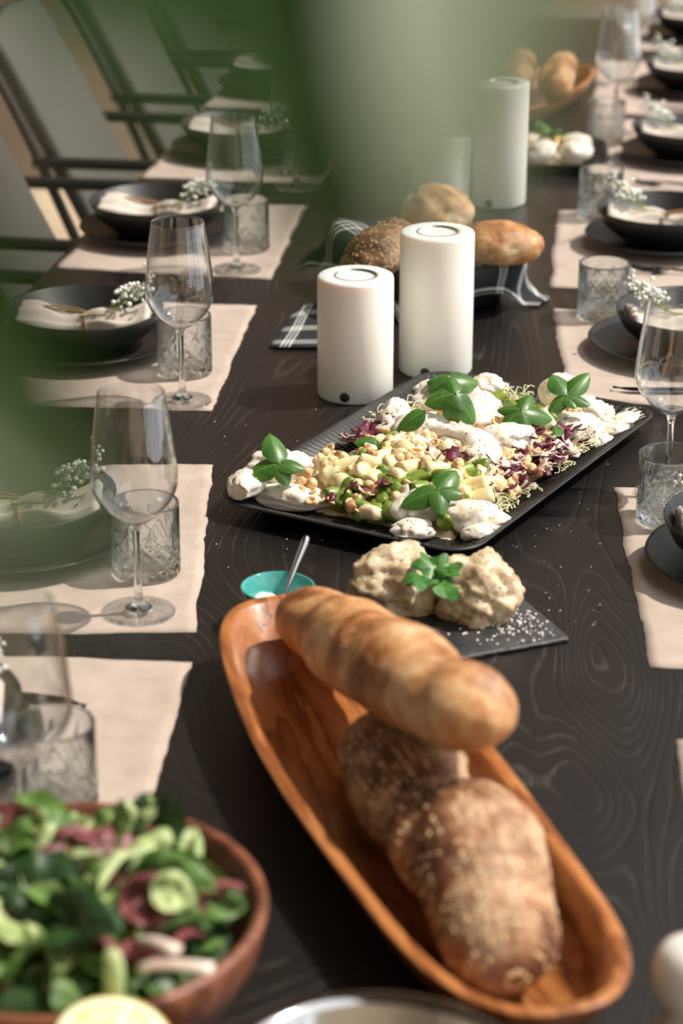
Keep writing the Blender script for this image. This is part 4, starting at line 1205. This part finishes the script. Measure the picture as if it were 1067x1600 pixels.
# coarse salt on the slate
rs = random.Random(9); m = MB()
for _ in range(330):
    u = rs.gauss(0.062, 0.030); v = rs.gauss(0.012, 0.05) if rs.random() < 0.6 else rs.gauss(-0.06, 0.03)
    if abs(u) > 0.097 or abs(v) > 0.097: continue
    s = rs.uniform(0.0007, 0.0021)
    m.box((0, 0, 0), (s * 1.4, s, s * 0.8), Matrix.Translation((u, v, 0.0058 + s * 0.35)) @ Matrix.Rotation(rs.uniform(0, 3), 4, 'Z') @ Matrix.Rotation(rs.uniform(-0.4, 0.4), 4, 'X'))
tag(m.build('scattered_salt', M['salt'], None, False, loc=(sc_.x, sc_.y, TZ), rot=(0, 0, sa)), 'coarse white salt scattered on the slate board', 'salt', kind='stuff')
m = MB()
for _ in range(150):
    p = gp(rs.uniform(330, 950), rs.uniform(640, 1010))
    s = rs.uniform(0.0004, 0.0012); m.box((p.x, p.y, TZ + s * 0.4), (s * 1.3, s, s * 0.8))
tag(m.build('table_salt_grains', M['salt'], None, False), 'few stray salt grains on the black table', 'salt', kind='stuff')

# ------------------------------------------------------------------ teal salt bowl and spoon
sb = gp(434, 917, 0.047)
t = thing('salt_bowl', 'small round bowl, dark outside and teal inside, holding salt', 'bowl', (sb.x, sb.y, TZ))
MB().lathe([(0, 0), (0.019, 0), (0.021, 0.003), (0.030, 0.013), (0.0375, 0.03), (0.0402, 0.047), (0.0397, 0.0482)], 56, cap=False).build('outer_body', M['darkglaze'], t)
MB().lathe([(0.0398, 0.0480), (0.0388, 0.0486), (0.0378, 0.0475), (0.035, 0.030), (0.028, 0.015), (0.018, 0.007), (0, 0.005)], 56, cap=False).build('inner_glaze', M['teal'], t)
m = MB(); blob(m, (0, 0, 0), (0.026, 0.026, 0.010), 3, 0.3, 2.5, 3, flat=-0.004)
tag(m.build('salt_heap', M['salt'], loc=(sb.x - 0.008, sb.y + 0.006, TZ + 0.021)), 'little heap of coarse salt inside the teal bowl', 'salt', kind='stuff')
p0 = Vector((sb.x + 0.004, sb.y + 0.009, TZ + 0.0225))
p1 = Vector((p0.x + 0.027, p0.y + 0.047, TZ + 0.083))
t = thing('salt_spoon', 'small steel spoon standing in the teal salt bowl', 'spoon', p0)
d = p1 - p0
MB().tube(catmull([(0, 0, 0), d * 0.35 + Vector((0, 0, 0.002)), d * 0.8, d], 14), [0.0018, 0.002, 0.0022, 0.0025, 0.0028, 0.0032, 0.0036, 0.0040, 0.0043, 0.0045, 0.0046, 0.0045, 0.0038, 0.002], 10).build('handle', M['steel'], t)
m = MB(); vs, fs = ico(3)
F = frame(d)
m.add([F @ Vector((v.x * 0.011 - 0.009, v.y * 0.007, v.z * 0.0022 - 0.0018 * (1 - v.x * v.x - v.y * v.y))) for v in vs], fs); m.build('spoon_bowl', M['steel'], t)

# ------------------------------------------------------------------ wooden troughs
def trough_mesh(L, W, H, name='dough_trough'):
    n = 96; m = MB(); pts = []
    def cont(s, e=2.6):
        out = []
        for k in range(n):
            a = 2 * PI * k / n; c, q = math.cos(a), math.sin(a)
            out.append((math.copysign(abs(c) ** (2 / e), c), math.copysign(abs(q) ** (2 / 3.4), q)))
        return out
    rings = [(0.0, 0.0, 0.0), (0.80, 0.55, 0.0), (0.86, 0.66, 0.004), (0.95, 0.88, 0.55 * H), (0.995, 0.985, 0.93 * H), (1.0, 1.0, 0.98 * H), (0.995, 0.985, H), (0.975, 0.90, H), (0.965, 0.865, 0.97 * H), (0.92, 0.76, 0.5 * H), (0.84, 0.56, 0.20 * H), (0.5, 0.3, 0.16 * H), (0, 0, 0.155 * H)]
    c = cont(1)
    for sy, sx, z in rings:
        for x, y in c:
            yy = y * sy * L / 2
            wig = 1 + 0.03 * math.sin(yy * 14 + 1)
            lift = 0.010 * (yy / (L / 2)) ** 2 * (z / H)
            pts.append((x * sx * W / 2 * wig, yy, z + lift))
    m.grid(pts, len(rings), n, cv=True)
    return m
def trough(pf, pn, W, H, label):
    ctr = (pf + pn) / 2; d = pf - pn; L = math.hypot(d.x, d.y); a = math.atan2(d.y, d.x) - PI / 2
    o = trough_mesh(L, W, H).build('dough_trough', M['trough'], loc=(ctr.x, ctr.y, TZ), rot=(0, 0, a))
    tag(o, label, 'wooden trough', 'wooden dough troughs'); return o
TH = 0.056
tr = trough(gp(425, 943, TH), gp(893, 1598, TH), 0.205, TH, 'long orange-brown wooden trough holding two twisted loaves, beside the slate board')

def loaf(name, path, radii, mat, label, seed, twist=0.0, depth=0.0, turns=2.0, seeds=0, n=70, seg=40, group=None, flat=0.85):
    P = catmull(path, n); m = MB(); pts = []
    nrm = None
    o0 = Vector(P[0]); ctr = sum(P, Vector()) / n
    for i, p in enumerate(P):
        t = (P[min(i + 1, n - 1)] - P[max(i - 1, 0)]).normalized()
        side = t.cross(Vector((0, 0, 1))).normalized(); upv = side.cross(t)
        u = i / (n - 1); r = interp(radii, u)
        cap = math.sqrt(max(0.0, 1 - (1 - min(1, min(u, 1 - u) / 0.085)) ** 2))
        r *= max(cap, 0.02)
        for k in range(seg):
            a = 2 * PI * k / seg
            ph = a * 1.0 + turns * 2 * PI * u
            f = math.sin(ph); cr = depth * math.exp(-((1 - math.cos(ph + 0.5)) / 0.10)) 
            d = 1 + 0.07 * noise.noise(Vector((u * 7, math.cos(a), math.sin(a) + seed))) + 0.03 * noise.noise(Vector((u * 14, 4 * math.cos(a), 4 * math.sin(a) + seed))) + twist * f - cr
            pts.append(p - ctr + (side * math.cos(a) + upv * math.sin(a) * flat) * r * d)
    m.grid(pts, n, seg, cv=True); m.f.append(tuple(range(seg))); m.f.append(tuple((n - 1) * seg + k for k in range(seg)))
    t = thing(name, label, 'bread', ctr, 0, group)  # a loaf on its side
    m.build('crust', mat, t)
    if seeds: tag(crumbs_on(m, seeds, 0.0019, random.Random(seed), -0.02).build('seeds', M['seed'], t), kind='stuff')
    return t
loaf('bread_loaf', [gp(474, 956, 0.059), gp(545, 1000, 0.093), gp(640, 1058, 0.136), gp(762, 1130, 0.174)],
     [(0, 0.036), (0.12, 0.042), (0.24, 0.042), (0.32, 0.048), (0.5, 0.052), (0.68, 0.051), (0.77, 0.046), (0.86, 0.044), (1, 0.042)], M['loaf'], 'smooth golden twisted loaf resting across the wooden trough', 3.1, 0.03, 0.08, 3.2)
loaf('bread_loaf', [gp(588, 1145, 0.052), gp(640, 1215, 0.057), gp(692, 1285, 0.062), gp(748, 1370, 0.065), gp(810, 1535, 0.052)],
     [(0, 0.038), (0.12, 0.049), (0.3, 0.057), (0.39, 0.057), (0.46, 0.048), (0.54, 0.062), (0.66, 0.064), (0.8, 0.055), (0.9, 0.048), (1, 0.041)], M['seedloaf'], 'dark twisted loaf crusted with seeds lying in the wooden trough', 5.7, 0.06, 0.2, 1.3, 1100)

# ------------------------------------------------------------------ wooden salad bowl with leaves
sbc = gp(98, 1422, 0.105); SBR = 0.158
t = MB().lathe([(0, 0), (0.075, 0), (0.09, 0.003), (0.128, 0.035), (0.150, 0.075), (SBR, 0.108), (SBR - 0.001, 0.1115), (SBR - 0.005, 0.113), (SBR - 0.0095, 0.111), (0.139, 0.078), (0.116, 0.042), (0.08, 0.016), (0, 0.012)], 72).build('salad_bowl', M['bowlwood'], loc=(sbc.x, sbc.y, TZ))
tag(t, 'round reddish-brown wooden bowl full of mixed lettuce leaves', 'bowl')
LV = {}
for nm, mt in (('lettuce', 'green'), ('palelettuce', 'pale green'), ('redlettuce', 'red'), ('darkleaf', 'dark green')):
    LV[nm] = [leaf_mesh('salad_leaf', M[nm], L=0.075, W=0.027, cup=0.4, curl=0.3, seed=k + 1.0, ruffle=0.55, nu=16, nv=11) for k in range(2)] + [leaf_mesh('salad_leaf', M[nm], L=0.058, W=0.017, cup=0.6, curl=0.15, seed=7.0, ruffle=0.4, nu=14, nv=9)]
NM2 = {'lettuce': 'green', 'palelettuce': 'pale green', 'redlettuce': 'dark red', 'darkleaf': 'dark green'}
WALL = [(0.012, 0.02), (0.016, 0.08), (0.042, 0.116), (0.078, 0.139), (0.111, 0.1485), (0.113, 0.153), (0.118, 0.170), (0.30, 0.30)]
def wall_r(z): return interp(WALL, z)
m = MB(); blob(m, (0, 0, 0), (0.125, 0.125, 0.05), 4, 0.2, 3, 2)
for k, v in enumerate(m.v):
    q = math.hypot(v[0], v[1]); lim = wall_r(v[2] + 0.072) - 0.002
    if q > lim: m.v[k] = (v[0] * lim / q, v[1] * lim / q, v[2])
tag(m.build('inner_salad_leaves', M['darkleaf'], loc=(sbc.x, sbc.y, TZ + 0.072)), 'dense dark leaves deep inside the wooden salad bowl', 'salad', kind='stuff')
rl = random.Random(31)
for i in range(165):
    rr = 0.118 * math.sqrt(rl.random()); a = rl.uniform(0, 2 * PI)
    x, y = rr * math.cos(a), rr * math.sin(a)
    # hollow in the middle towards the camera, high at the back
    top = 0.108 + 0.022 * (1 - (rr / 0.145) ** 2) + 0.020 * smooth(0.0, 0.13, y) - 0.004 * smooth(0, -0.1, y)
    z = top - rl.uniform(0, 0.022)
    w = rl.random()
    redz = math.exp(-(((x - 0.02) / 0.05) ** 2 + ((y - 0.01) / 0.04) ** 2)) + math.exp(-(((x + 0.07) / 0.05) ** 2 + ((y + 0.01) / 0.05) ** 2))
    nm = 'redlettuce' if w < 0.10 + 0.35 * redz else ('palelettuce' if w > 0.80 else ('darkleaf' if w > 0.62 else 'lettuce'))
    az = a + rl.uniform(-1.6, 1.6)
    rot = (rl.uniform(-0.7, 0.7), -rl.uniform(-0.5, 0.6), az)
    o = link('salad_leaf', LV[nm][i % 3], loc=(sbc.x + x * 0.85 - 0.028 * math.cos(az), sbc.y + y * 0.85 - 0.028 * math.sin(az), TZ + z), rot=rot)
    s = rl.uniform(0.8, 1.25); o.scale = (s, s, s)
    Mr = Matrix.LocRotScale(None, o.rotation_euler, o.scale)
    vr = [Mr @ v.co for v in o.data.vertices]
    for _ in range(60):                       # draw the leaf in until it clears the bowl's wall
        lx, ly, lz = o.location.x - sbc.x, o.location.y - sbc.y, o.location.z - TZ
        far_ = [(q - wall_r(v.z + lz), v) for v in vr for q in (math.hypot(v.x + lx, v.y + ly),) if q > wall_r(v.z + lz) - 0.0015]
        if not far_: break
        w_ = max(far_, key=lambda t_: t_[0])[1]; dx, dy = w_.x + lx, w_.y + ly; dl = math.hypot(dx, dy)
        o.location.x -= 0.0025 * dx / dl; o.location.y -= 0.0025 * dy / dl; o.location.z += 0.0006
    zone = 'beside the lemon half' if y < -0.06 else ('at the rim facing the cut-glass tumbler' if y > 0.07 else ('at the rim facing the wooden trough' if x > 0.06 else 'in the middle of the wooden salad bowl'))
    tag(o, '%s lettuce leaf %s' % (NM2[nm], zone), 'lettuce leaf', '%s leaves in the salad bowl' % NM2[nm])
def stalk_mesh():
    m = MB(); pts = []; n = 10
    for i in range(n):
        u = i / (n - 1); w = 0.005 * (0.8 + 0.3 * u)
        for y, z in ((-w, 0), (0, -0.002), (w, 0), (w, 0.002), (0, 0.003), (-w, 0.002)): pts.append(((u - 0.5) * 0.055, y, z + 0.004 * math.sin(u * 3)))
    m.grid(pts, n, 6, cv=True); m.f.append(tuple(range(6))); m.f.append(tuple((n - 1) * 6 + k for k in range(6)))
    return m.mesh('lettuce_rib', M['radicw'])
STK = stalk_mesh()
PSTK = STK.copy(); PSTK.materials.clear(); PSTK.materials.append(M['palelettuce'])
for k, (px, py, az, tl) in enumerate(((165, 1370, 1.2, 0.2), (190, 1345, 0.5, 0.1), (245, 1480, -0.9, 0.3), (275, 1515, -0.2, 0.1), (60, 1340, 1.0, 0.9), (105, 1345, 0.2, 0.2))):
    p = gp(px, py, 0.135)
    o = link('lettuce_rib', PSTK if k in (0, 1, 4, 5) else STK, loc=p, rot=(0.2, -tl, az))
    tag(o, ('pale green' if k in (0, 1, 4, 5) else 'whitish') + ' cut lettuce rib in the wooden salad bowl', 'lettuce rib', 'lettuce ribs in the salad bowl')
for nm, px, py, z, d, hs, lab in (('redlettuce', 186, 1400, 0.138, (1, -0.2, 0.0), (0.9, 0.85, 0.9), 'large pinkish-red lettuce leaf under a pale green one in the wooden salad bowl'),
                                  ('palelettuce', 236, 1388, 0.150, (1, -0.1, -0.1), (0.46, 0.62, 0.6), 'large pale green lettuce leaf lying on the pinkish-red leaf')):
    o = link('salad_leaf', LV[nm][0]); o.matrix_world = Matrix.Translation(gp(px, py, z)) @ frame(Vector(d), Vector((0.1, -0.75, 0.75))).to_4x4() @ Matrix.Diagonal((*hs, 1))
    tag(o, lab, 'lettuce leaf')
# lemon half
lp = gp(178, 1622, 0.118) - Vector((0, 0, 0.002))
t = thing('lemon_half', 'cut lemon half on a small cup against the wooden salad bowl', 'lemon', lp)
t.rotation_euler = (0.25, 0.1, 0.3)
lr = 0.041
MB().lathe([(0, -0.040), (0.006, -0.039), (0.012, -0.034), (0.028, -0.024), (lr - 0.003, -0.008), (lr, 0.0), (lr - 0.0015, 0.0005)], 48, cap=False).build('rind', M['lemonrind'], t)
MB().lathe([(lr - 0.001, -0.0002), (lr - 0.0045, 0.0006), (0, 0.0004)], 48, cap=False).build('pith', M['pith'], t)
for k in range(9):
    m = MB(); a0 = 2 * PI * k / 9; pts = [(0.004 * math.cos(a0), 0.004 * math.sin(a0), 0.0008)]
    seg_ = []
    for q in range(9):
        a = a0 - 0.30 + 0.60 * q / 8; seg_.append((0.0352 * math.cos(a), 0.0352 * math.sin(a), 0.0009))
    top = [(p[0] * 0.95 + 0.0004 * math.cos(a0), p[1] * 0.95 + 0.0004 * math.sin(a0), 0.0022) for p in pts + seg_]
    base = pts + seg_; nb = len(base)
    m.add(base + top, [tuple(range(nb)), tuple(range(nb, 2 * nb))] + [(i, (i + 1) % nb, nb + (i + 1) % nb, nb + i) for i in range(nb)])
    m.build('segment', M['lemon'], t, False)
ps = MB().tube(catmull([(0, 0.003, -0.008), (0.002, 0, 0.018), (0.0, 0.002, 0.034)], 8), [0.008, 0.008, 0.0078, 0.0075, 0.0072, 0.007, 0.0066, 0.004], 10)
tag(ps.build('leek_stick', M['palelettuce'], loc=gp(172, 1572, 0.122) + Vector((0, 0.017, 0))), 'short pale green vegetable stick poking up behind the lemon half', 'vegetable')

cz = lp.z - TZ - 0.0205
tag(MB().lathe([(0, 0), (0.026, 0), (0.0275, 0.002), (0.0315, cz * 0.6), (0.0335, cz - 0.001), (0.0330, cz), (0.0315, cz - 0.001), (0.0290, cz * 0.6), (0.024, 0.006), (0, 0.005)], 40).build('lemon_cup', M['porcelain'], loc=(lp.x, lp.y, TZ)), 'small white porcelain cup under the lemon half', 'cup')

# ------------------------------------------------------------------ steel bowl, ceramic shaker
mp_ = gp(590, 1694, 0.08)
tag(MB().lathe([(0, 0), (0.05, 0), (0.055, 0.002), (0.088, 0.035), (0.103, 0.072), (0.111, 0.079), (0.1125, 0.081), (0.111, 0.0825), (0.104, 0.080), (0.101, 0.073), (0.086, 0.036), (0.05, 0.004), (0, 0.003)], 80).build('mixing_bowl', M['steel'], loc=(mp_.x, mp_.y, TZ)), 'shiny steel mixing bowl with rolled rim beside the end of the wooden trough', 'bowl')
cp = gp(1070, 1640, 0.0)
prof = [(0, 0), (0.024, 0), (0.0275, 0.003), (0.0285, 0.010), (0.027, 0.020), (0.0215, 0.028), (0.0185, 0.033), (0.0195, 0.038), (0.0245, 0.046), (0.0282, 0.058), (0.0285, 0.072), (0.0262, 0.084), (0.020, 0.093), (0.010, 0.098), (0, 0.099)]
t = thing('ceramic_shaker', 'white porcelain shaker with a round head and narrow waist', 'shaker', (cp.x, cp.y, TZ))
MB().lathe([(p.x, p.y) for p in catmull([(r, z, 0) for r, z in prof], 50)], 48).build('body', M['porcelain'], t)
for k in range(5):
    a = 2 * PI * k / 5
    MB().lathe([(0, 0), (0.0011, 0), (0.0011, 0.0003), (0, 0.0003)], 10).build('pour_hole', M['darkplug'], t, loc=(0.006 * math.cos(a), 0.006 * math.sin(a), 0.0984))

# ------------------------------------------------------------------ far platter and far trough
fc = gp(778, 236, 0.02) - Vector((0.026, 0, 0)); FA = R(-4)
FPM = platter_mesh(0.240, 0.12)
tag(link('serving_platter', FPM, loc=(fc.x, fc.y, TZ), rot=(0, 0, FA)), 'black ribbed platter of burrata behind the bread basket, by the farther candles', 'platter')
FMX = Matrix.Translation((fc.x, fc.y, TZ)) @ Matrix.Rotation(FA, 4, 'Z')
m = MB(); nu, nv = 60, 36; pts = []
for i in range(nu):
    for j in range(nv):
        u, v = i / (nu - 1) * 2 - 1, j / (nv - 1) * 2 - 1
        e = max(abs(u), abs(v)); x, y = u * 0.188, v * 0.068
        pts.append((x, y, 0.005 + 0.028 * (1 - smooth(0.4, 1, e)) + 0.006 * noise.noise(Vector((x * 50, y * 50, 2))) * (1 - e)))
m.grid(pts, nu, nv); tag(m.build('dressed_salad_bed', M['cream'], loc=FMX.translation, rot=(0, 0, FA)), 'creamy salad bed on the farther black platter', 'salad', kind='stuff')
rf = random.Random(8)
FB = [burrata_mesh((0.036, 0.028, 0.022), 30 + k, 0.15, 3).mesh('burrata_piece', M['burrata']) for k in range(3)]
for k, (x, y) in enumerate(((0.178, -0.040), (0.176, 0.036), (0.108, -0.040), (0.095, 0.036), (0.030, -0.036), (0.010, 0.036), (-0.052, -0.030), (-0.100, 0.034), (-0.160, -0.008))):
    o = put('burrata_piece', FB[k % 3], (x, y, 0.030), (0, 0, rf.uniform(0, 3)), 'piece of white burrata on the black platter behind the bread basket', 'cheese', 'burrata pieces on the farther platter', FMX)
for k in range(24):
    x, y = rf.uniform(-0.17, 0.17), rf.uniform(-0.058, 0.058)
    put('hazelnut', NM[k % 8], (x, y, 0.036 + 0.012 * rf.random()), (rf.uniform(-1, 1), 0, rf.uniform(0, 6)), 'roasted hazelnut on the black platter behind the bread basket', 'hazelnut', 'hazelnuts on the farther platter', FMX)
for k in range(14):
    x, y = rf.uniform(-0.17, 0.17), rf.uniform(-0.058, 0.058)
    put('green_asparagus_piece', GA[k % 3], (x, y, 0.036), (0, 0.2, rf.uniform(0, 6)), 'cut green asparagus piece on the black platter behind the bread basket', 'asparagus', 'asparagus on the farther platter', FMX)
for k in range(10):
    x, y = rf.uniform(-0.17, 0.17), rf.uniform(-0.058, 0.058)
    put('white_asparagus_piece', WA[k % 4], (x, y, 0.036), (0, 0.2, rf.uniform(0, 6)), 'pale asparagus chunk on the black platter behind the bread basket', 'asparagus', 'pale asparagus on the farther platter', FMX)
for k, (x, y) in enumerate(((0.12, 0.02), (0.05, -0.01), (-0.06, 0.0), (-0.17, 0.02))):
    w = FMX @ Vector((x, y, 0.055)); t = thing('basil_sprig', ['basil sprig by the edge of the farther platter nearest the row of tumblers', 'basil sprig on the farther platter between two burrata pieces', 'basil sprig halfway along the farther platter', 'basil sprig at the end of the farther platter by the armchairs'][k], 'basil', w)
    for q in range(4): link('leaf', BL[q % 3], t, rot=(0, -rf.uniform(0.1, 0.7), q * 1.6 + rf.random()))
# far trough: its right-hand rim runs from beside the platter up to the tip
fr_n, fr_f = gp(800, 178, 0.05), gp(912, 108, 0.05)
fdir = (fr_f - fr_n).normalized()
fn_ = fr_n - fdir * 0.02 + Vector((-0.075, 0.02, 0)); ff_ = fr_f + Vector((-0.02, 0.02, 0))
trough(fn_, ff_, 0.19, 0.05, 'wooden trough with loaves at the far end of the table')
mid = (fn_ + ff_) / 2; dd = (ff_ - fn_).normalized(); sd = Vector((dd.y, -dd.x, 0))
def fl(px0, py0, px1, py1, z, r, mat, label, seed):
    loaf('bread_loaf', [gp(px0, py0, z), gp((px0 + px1) / 2, (py0 + py1) / 2, z + 0.006), gp(px1, py1, z)], [(0, r * 0.85), (0.5, r), (1, r * 0.8)], mat, label, seed, 0.06, 0.10, 1.5, 0, 40, 28)
fl(862, 142, 876, 94, 0.076, 0.040, M['loaf'], 'golden loaf in the far wooden trough, nearest the tumblers', 1.2)
fl(796, 136, 812, 88, 0.077, 0.040, M['loaf'], 'golden loaf in the far wooden trough, half behind the tall far candle', 2.6)

# ------------------------------------------------------------------ potted plant whose leaves hang before the lens
def cp3(px, py, dist):
    d = (FWD * FPX + Vector((1, 0, 0)) * (px - CX) + UP * (CY - py)).normalized()
    return CAM + d * dist
PB = Vector((-0.62, 0.35, 0))
plant = thing('potted_plant', 'tall potted plant with green leaves hanging in front of the table view', 'plant', PB)
MB().lathe([(0, 0), (0.13, 0), (0.14, 0.01), (0.175, 0.30), (0.178, 0.325), (0.165, 0.325), (0.160, 0.28), (0, 0.275)], 40).build('pot', M['pot'], plant)
MB().lathe([(0, 0.27), (0.158, 0.275), (0.150, 0.292), (0, 0.298)], 32).build('soil', M['soil'], plant)
top = Vector((0.12, -0.20, 2.02))
MB().tube(catmull([(0, 0, 0.28), (-0.02, -0.03, 0.9), (0.02, -0.08, 1.5), (0.06, -0.14, 1.85), top], 30), [0.016 - 0.009 * i / 29 for i in range(30)], 10).build('trunk', M['bark'], plant)
M['bigleaf'].node_tree.nodes['Principled BSDF'].inputs['Specular IOR Level'].default_value = 0.2
BIG = [leaf_mesh('leaf', M['bigleaf'], L=0.12, W=0.030, cup=0.2, curl=0.1, seed=1, nu=16), leaf_mesh('leaf', M['paleleaf'], L=0.11, W=0.030, cup=0.2, curl=0.1, seed=2, nu=16)]
def hang(base, tipp, kind, hw, face=None):
    """a leaf from its stalk end to its tip, hw = half width in metres"""
    b, e = base - PB, tipp - PB; d = e - b
    F = frame(d, face or Vector((0, -1, 0.6))); o = link('leaf', BIG[kind], plant)
    s = d.length / (0.12 if kind == 0 else 0.11)
    o.matrix_local = Matrix.Translation(b) @ F.to_4x4() @ Matrix.Diagonal((s, hw / 0.030, s, 1))
LEAVES = [  # base px,py,dist  tip px,py,dist  kind, half width
    ((760, -300, 0.33), (690, 340, 0.30), 1, 0.0150),
    ((870, -320, 0.36), (820, 160, 0.34), 1, 0.0095),
    ((400, -350, 0.38), (500, 430, 0.35), 0, 0.0125),
    ((560, -350, 0.40), (590, 350, 0.38), 0, 0.0130),
    ((320, -330, 0.26), (370, 240, 0.24), 0, 0.0060),
    ((-180, -240, 0.36), (340, 70, 0.34), 0, 0.0120),
    ((110, -330, 0.24), (190, 170, 0.22), 0, 0.0055),
    ((-230, 250, 0.33), (150, 830, 0.31), 0, 0.0135),
    ((-260, 560, 0.22), (110, 920, 0.20), 1, 0.0040),
]
for b, e, k, w in LEAVES: hang(cp3(*b), cp3(*e), k, w)
br = [cp3(870, -322, 0.36), cp3(760, -302, 0.33), cp3(560, -352, 0.40), cp3(400, -352, 0.38), cp3(320, -332, 0.26), cp3(110, -332, 0.24), cp3(-180, -242, 0.36)]
MB().tube(catmull([p - PB for p in br] + [Vector((0.30, -0.30, 1.95)), top], 40), [0.0018 + 0.004 * i / 39 for i in range(40)], 8).build('branch', M['bark'], plant)
bl2 = [cp3(-230, 250, 0.33), cp3(-260, 560, 0.22)]
MB().tube(catmull([bl2[1] - PB, bl2[0] - PB, cp3(-330, 0, 0.31) - PB, Vector((0.25, -0.24, 1.98)), top], 24), [0.0015 + 0.003 * i / 23 for i in range(24)], 8).build('branch', M['bark'], plant)
for k in range(26):      # the rest of the crown, beside and above the lens
    a = rnd.uniform(0, 2 * PI); q = PB + top + Vector((rnd.uniform(-0.32, 0.02), rnd.uniform(-0.25, 0.15), rnd.uniform(-0.35, 0.25)))
    e = q + Vector((math.cos(a), math.sin(a), rnd.uniform(-0.8, 0.3))).normalized() * 0.11
    if q.x > -0.33 or e.x > -0.33: continue
    hang(q, e, 0 if k % 3 else 1, 0.026, Vector((0, 0, 1)))
    MB().tube([q - PB, (q - PB).lerp(top, 0.5) + Vector((0, 0, 0.03)), top - Vector((0, 0, 0.1 * rnd.random()))], 0.0016, 5).build('twig', M['bark'], plant)
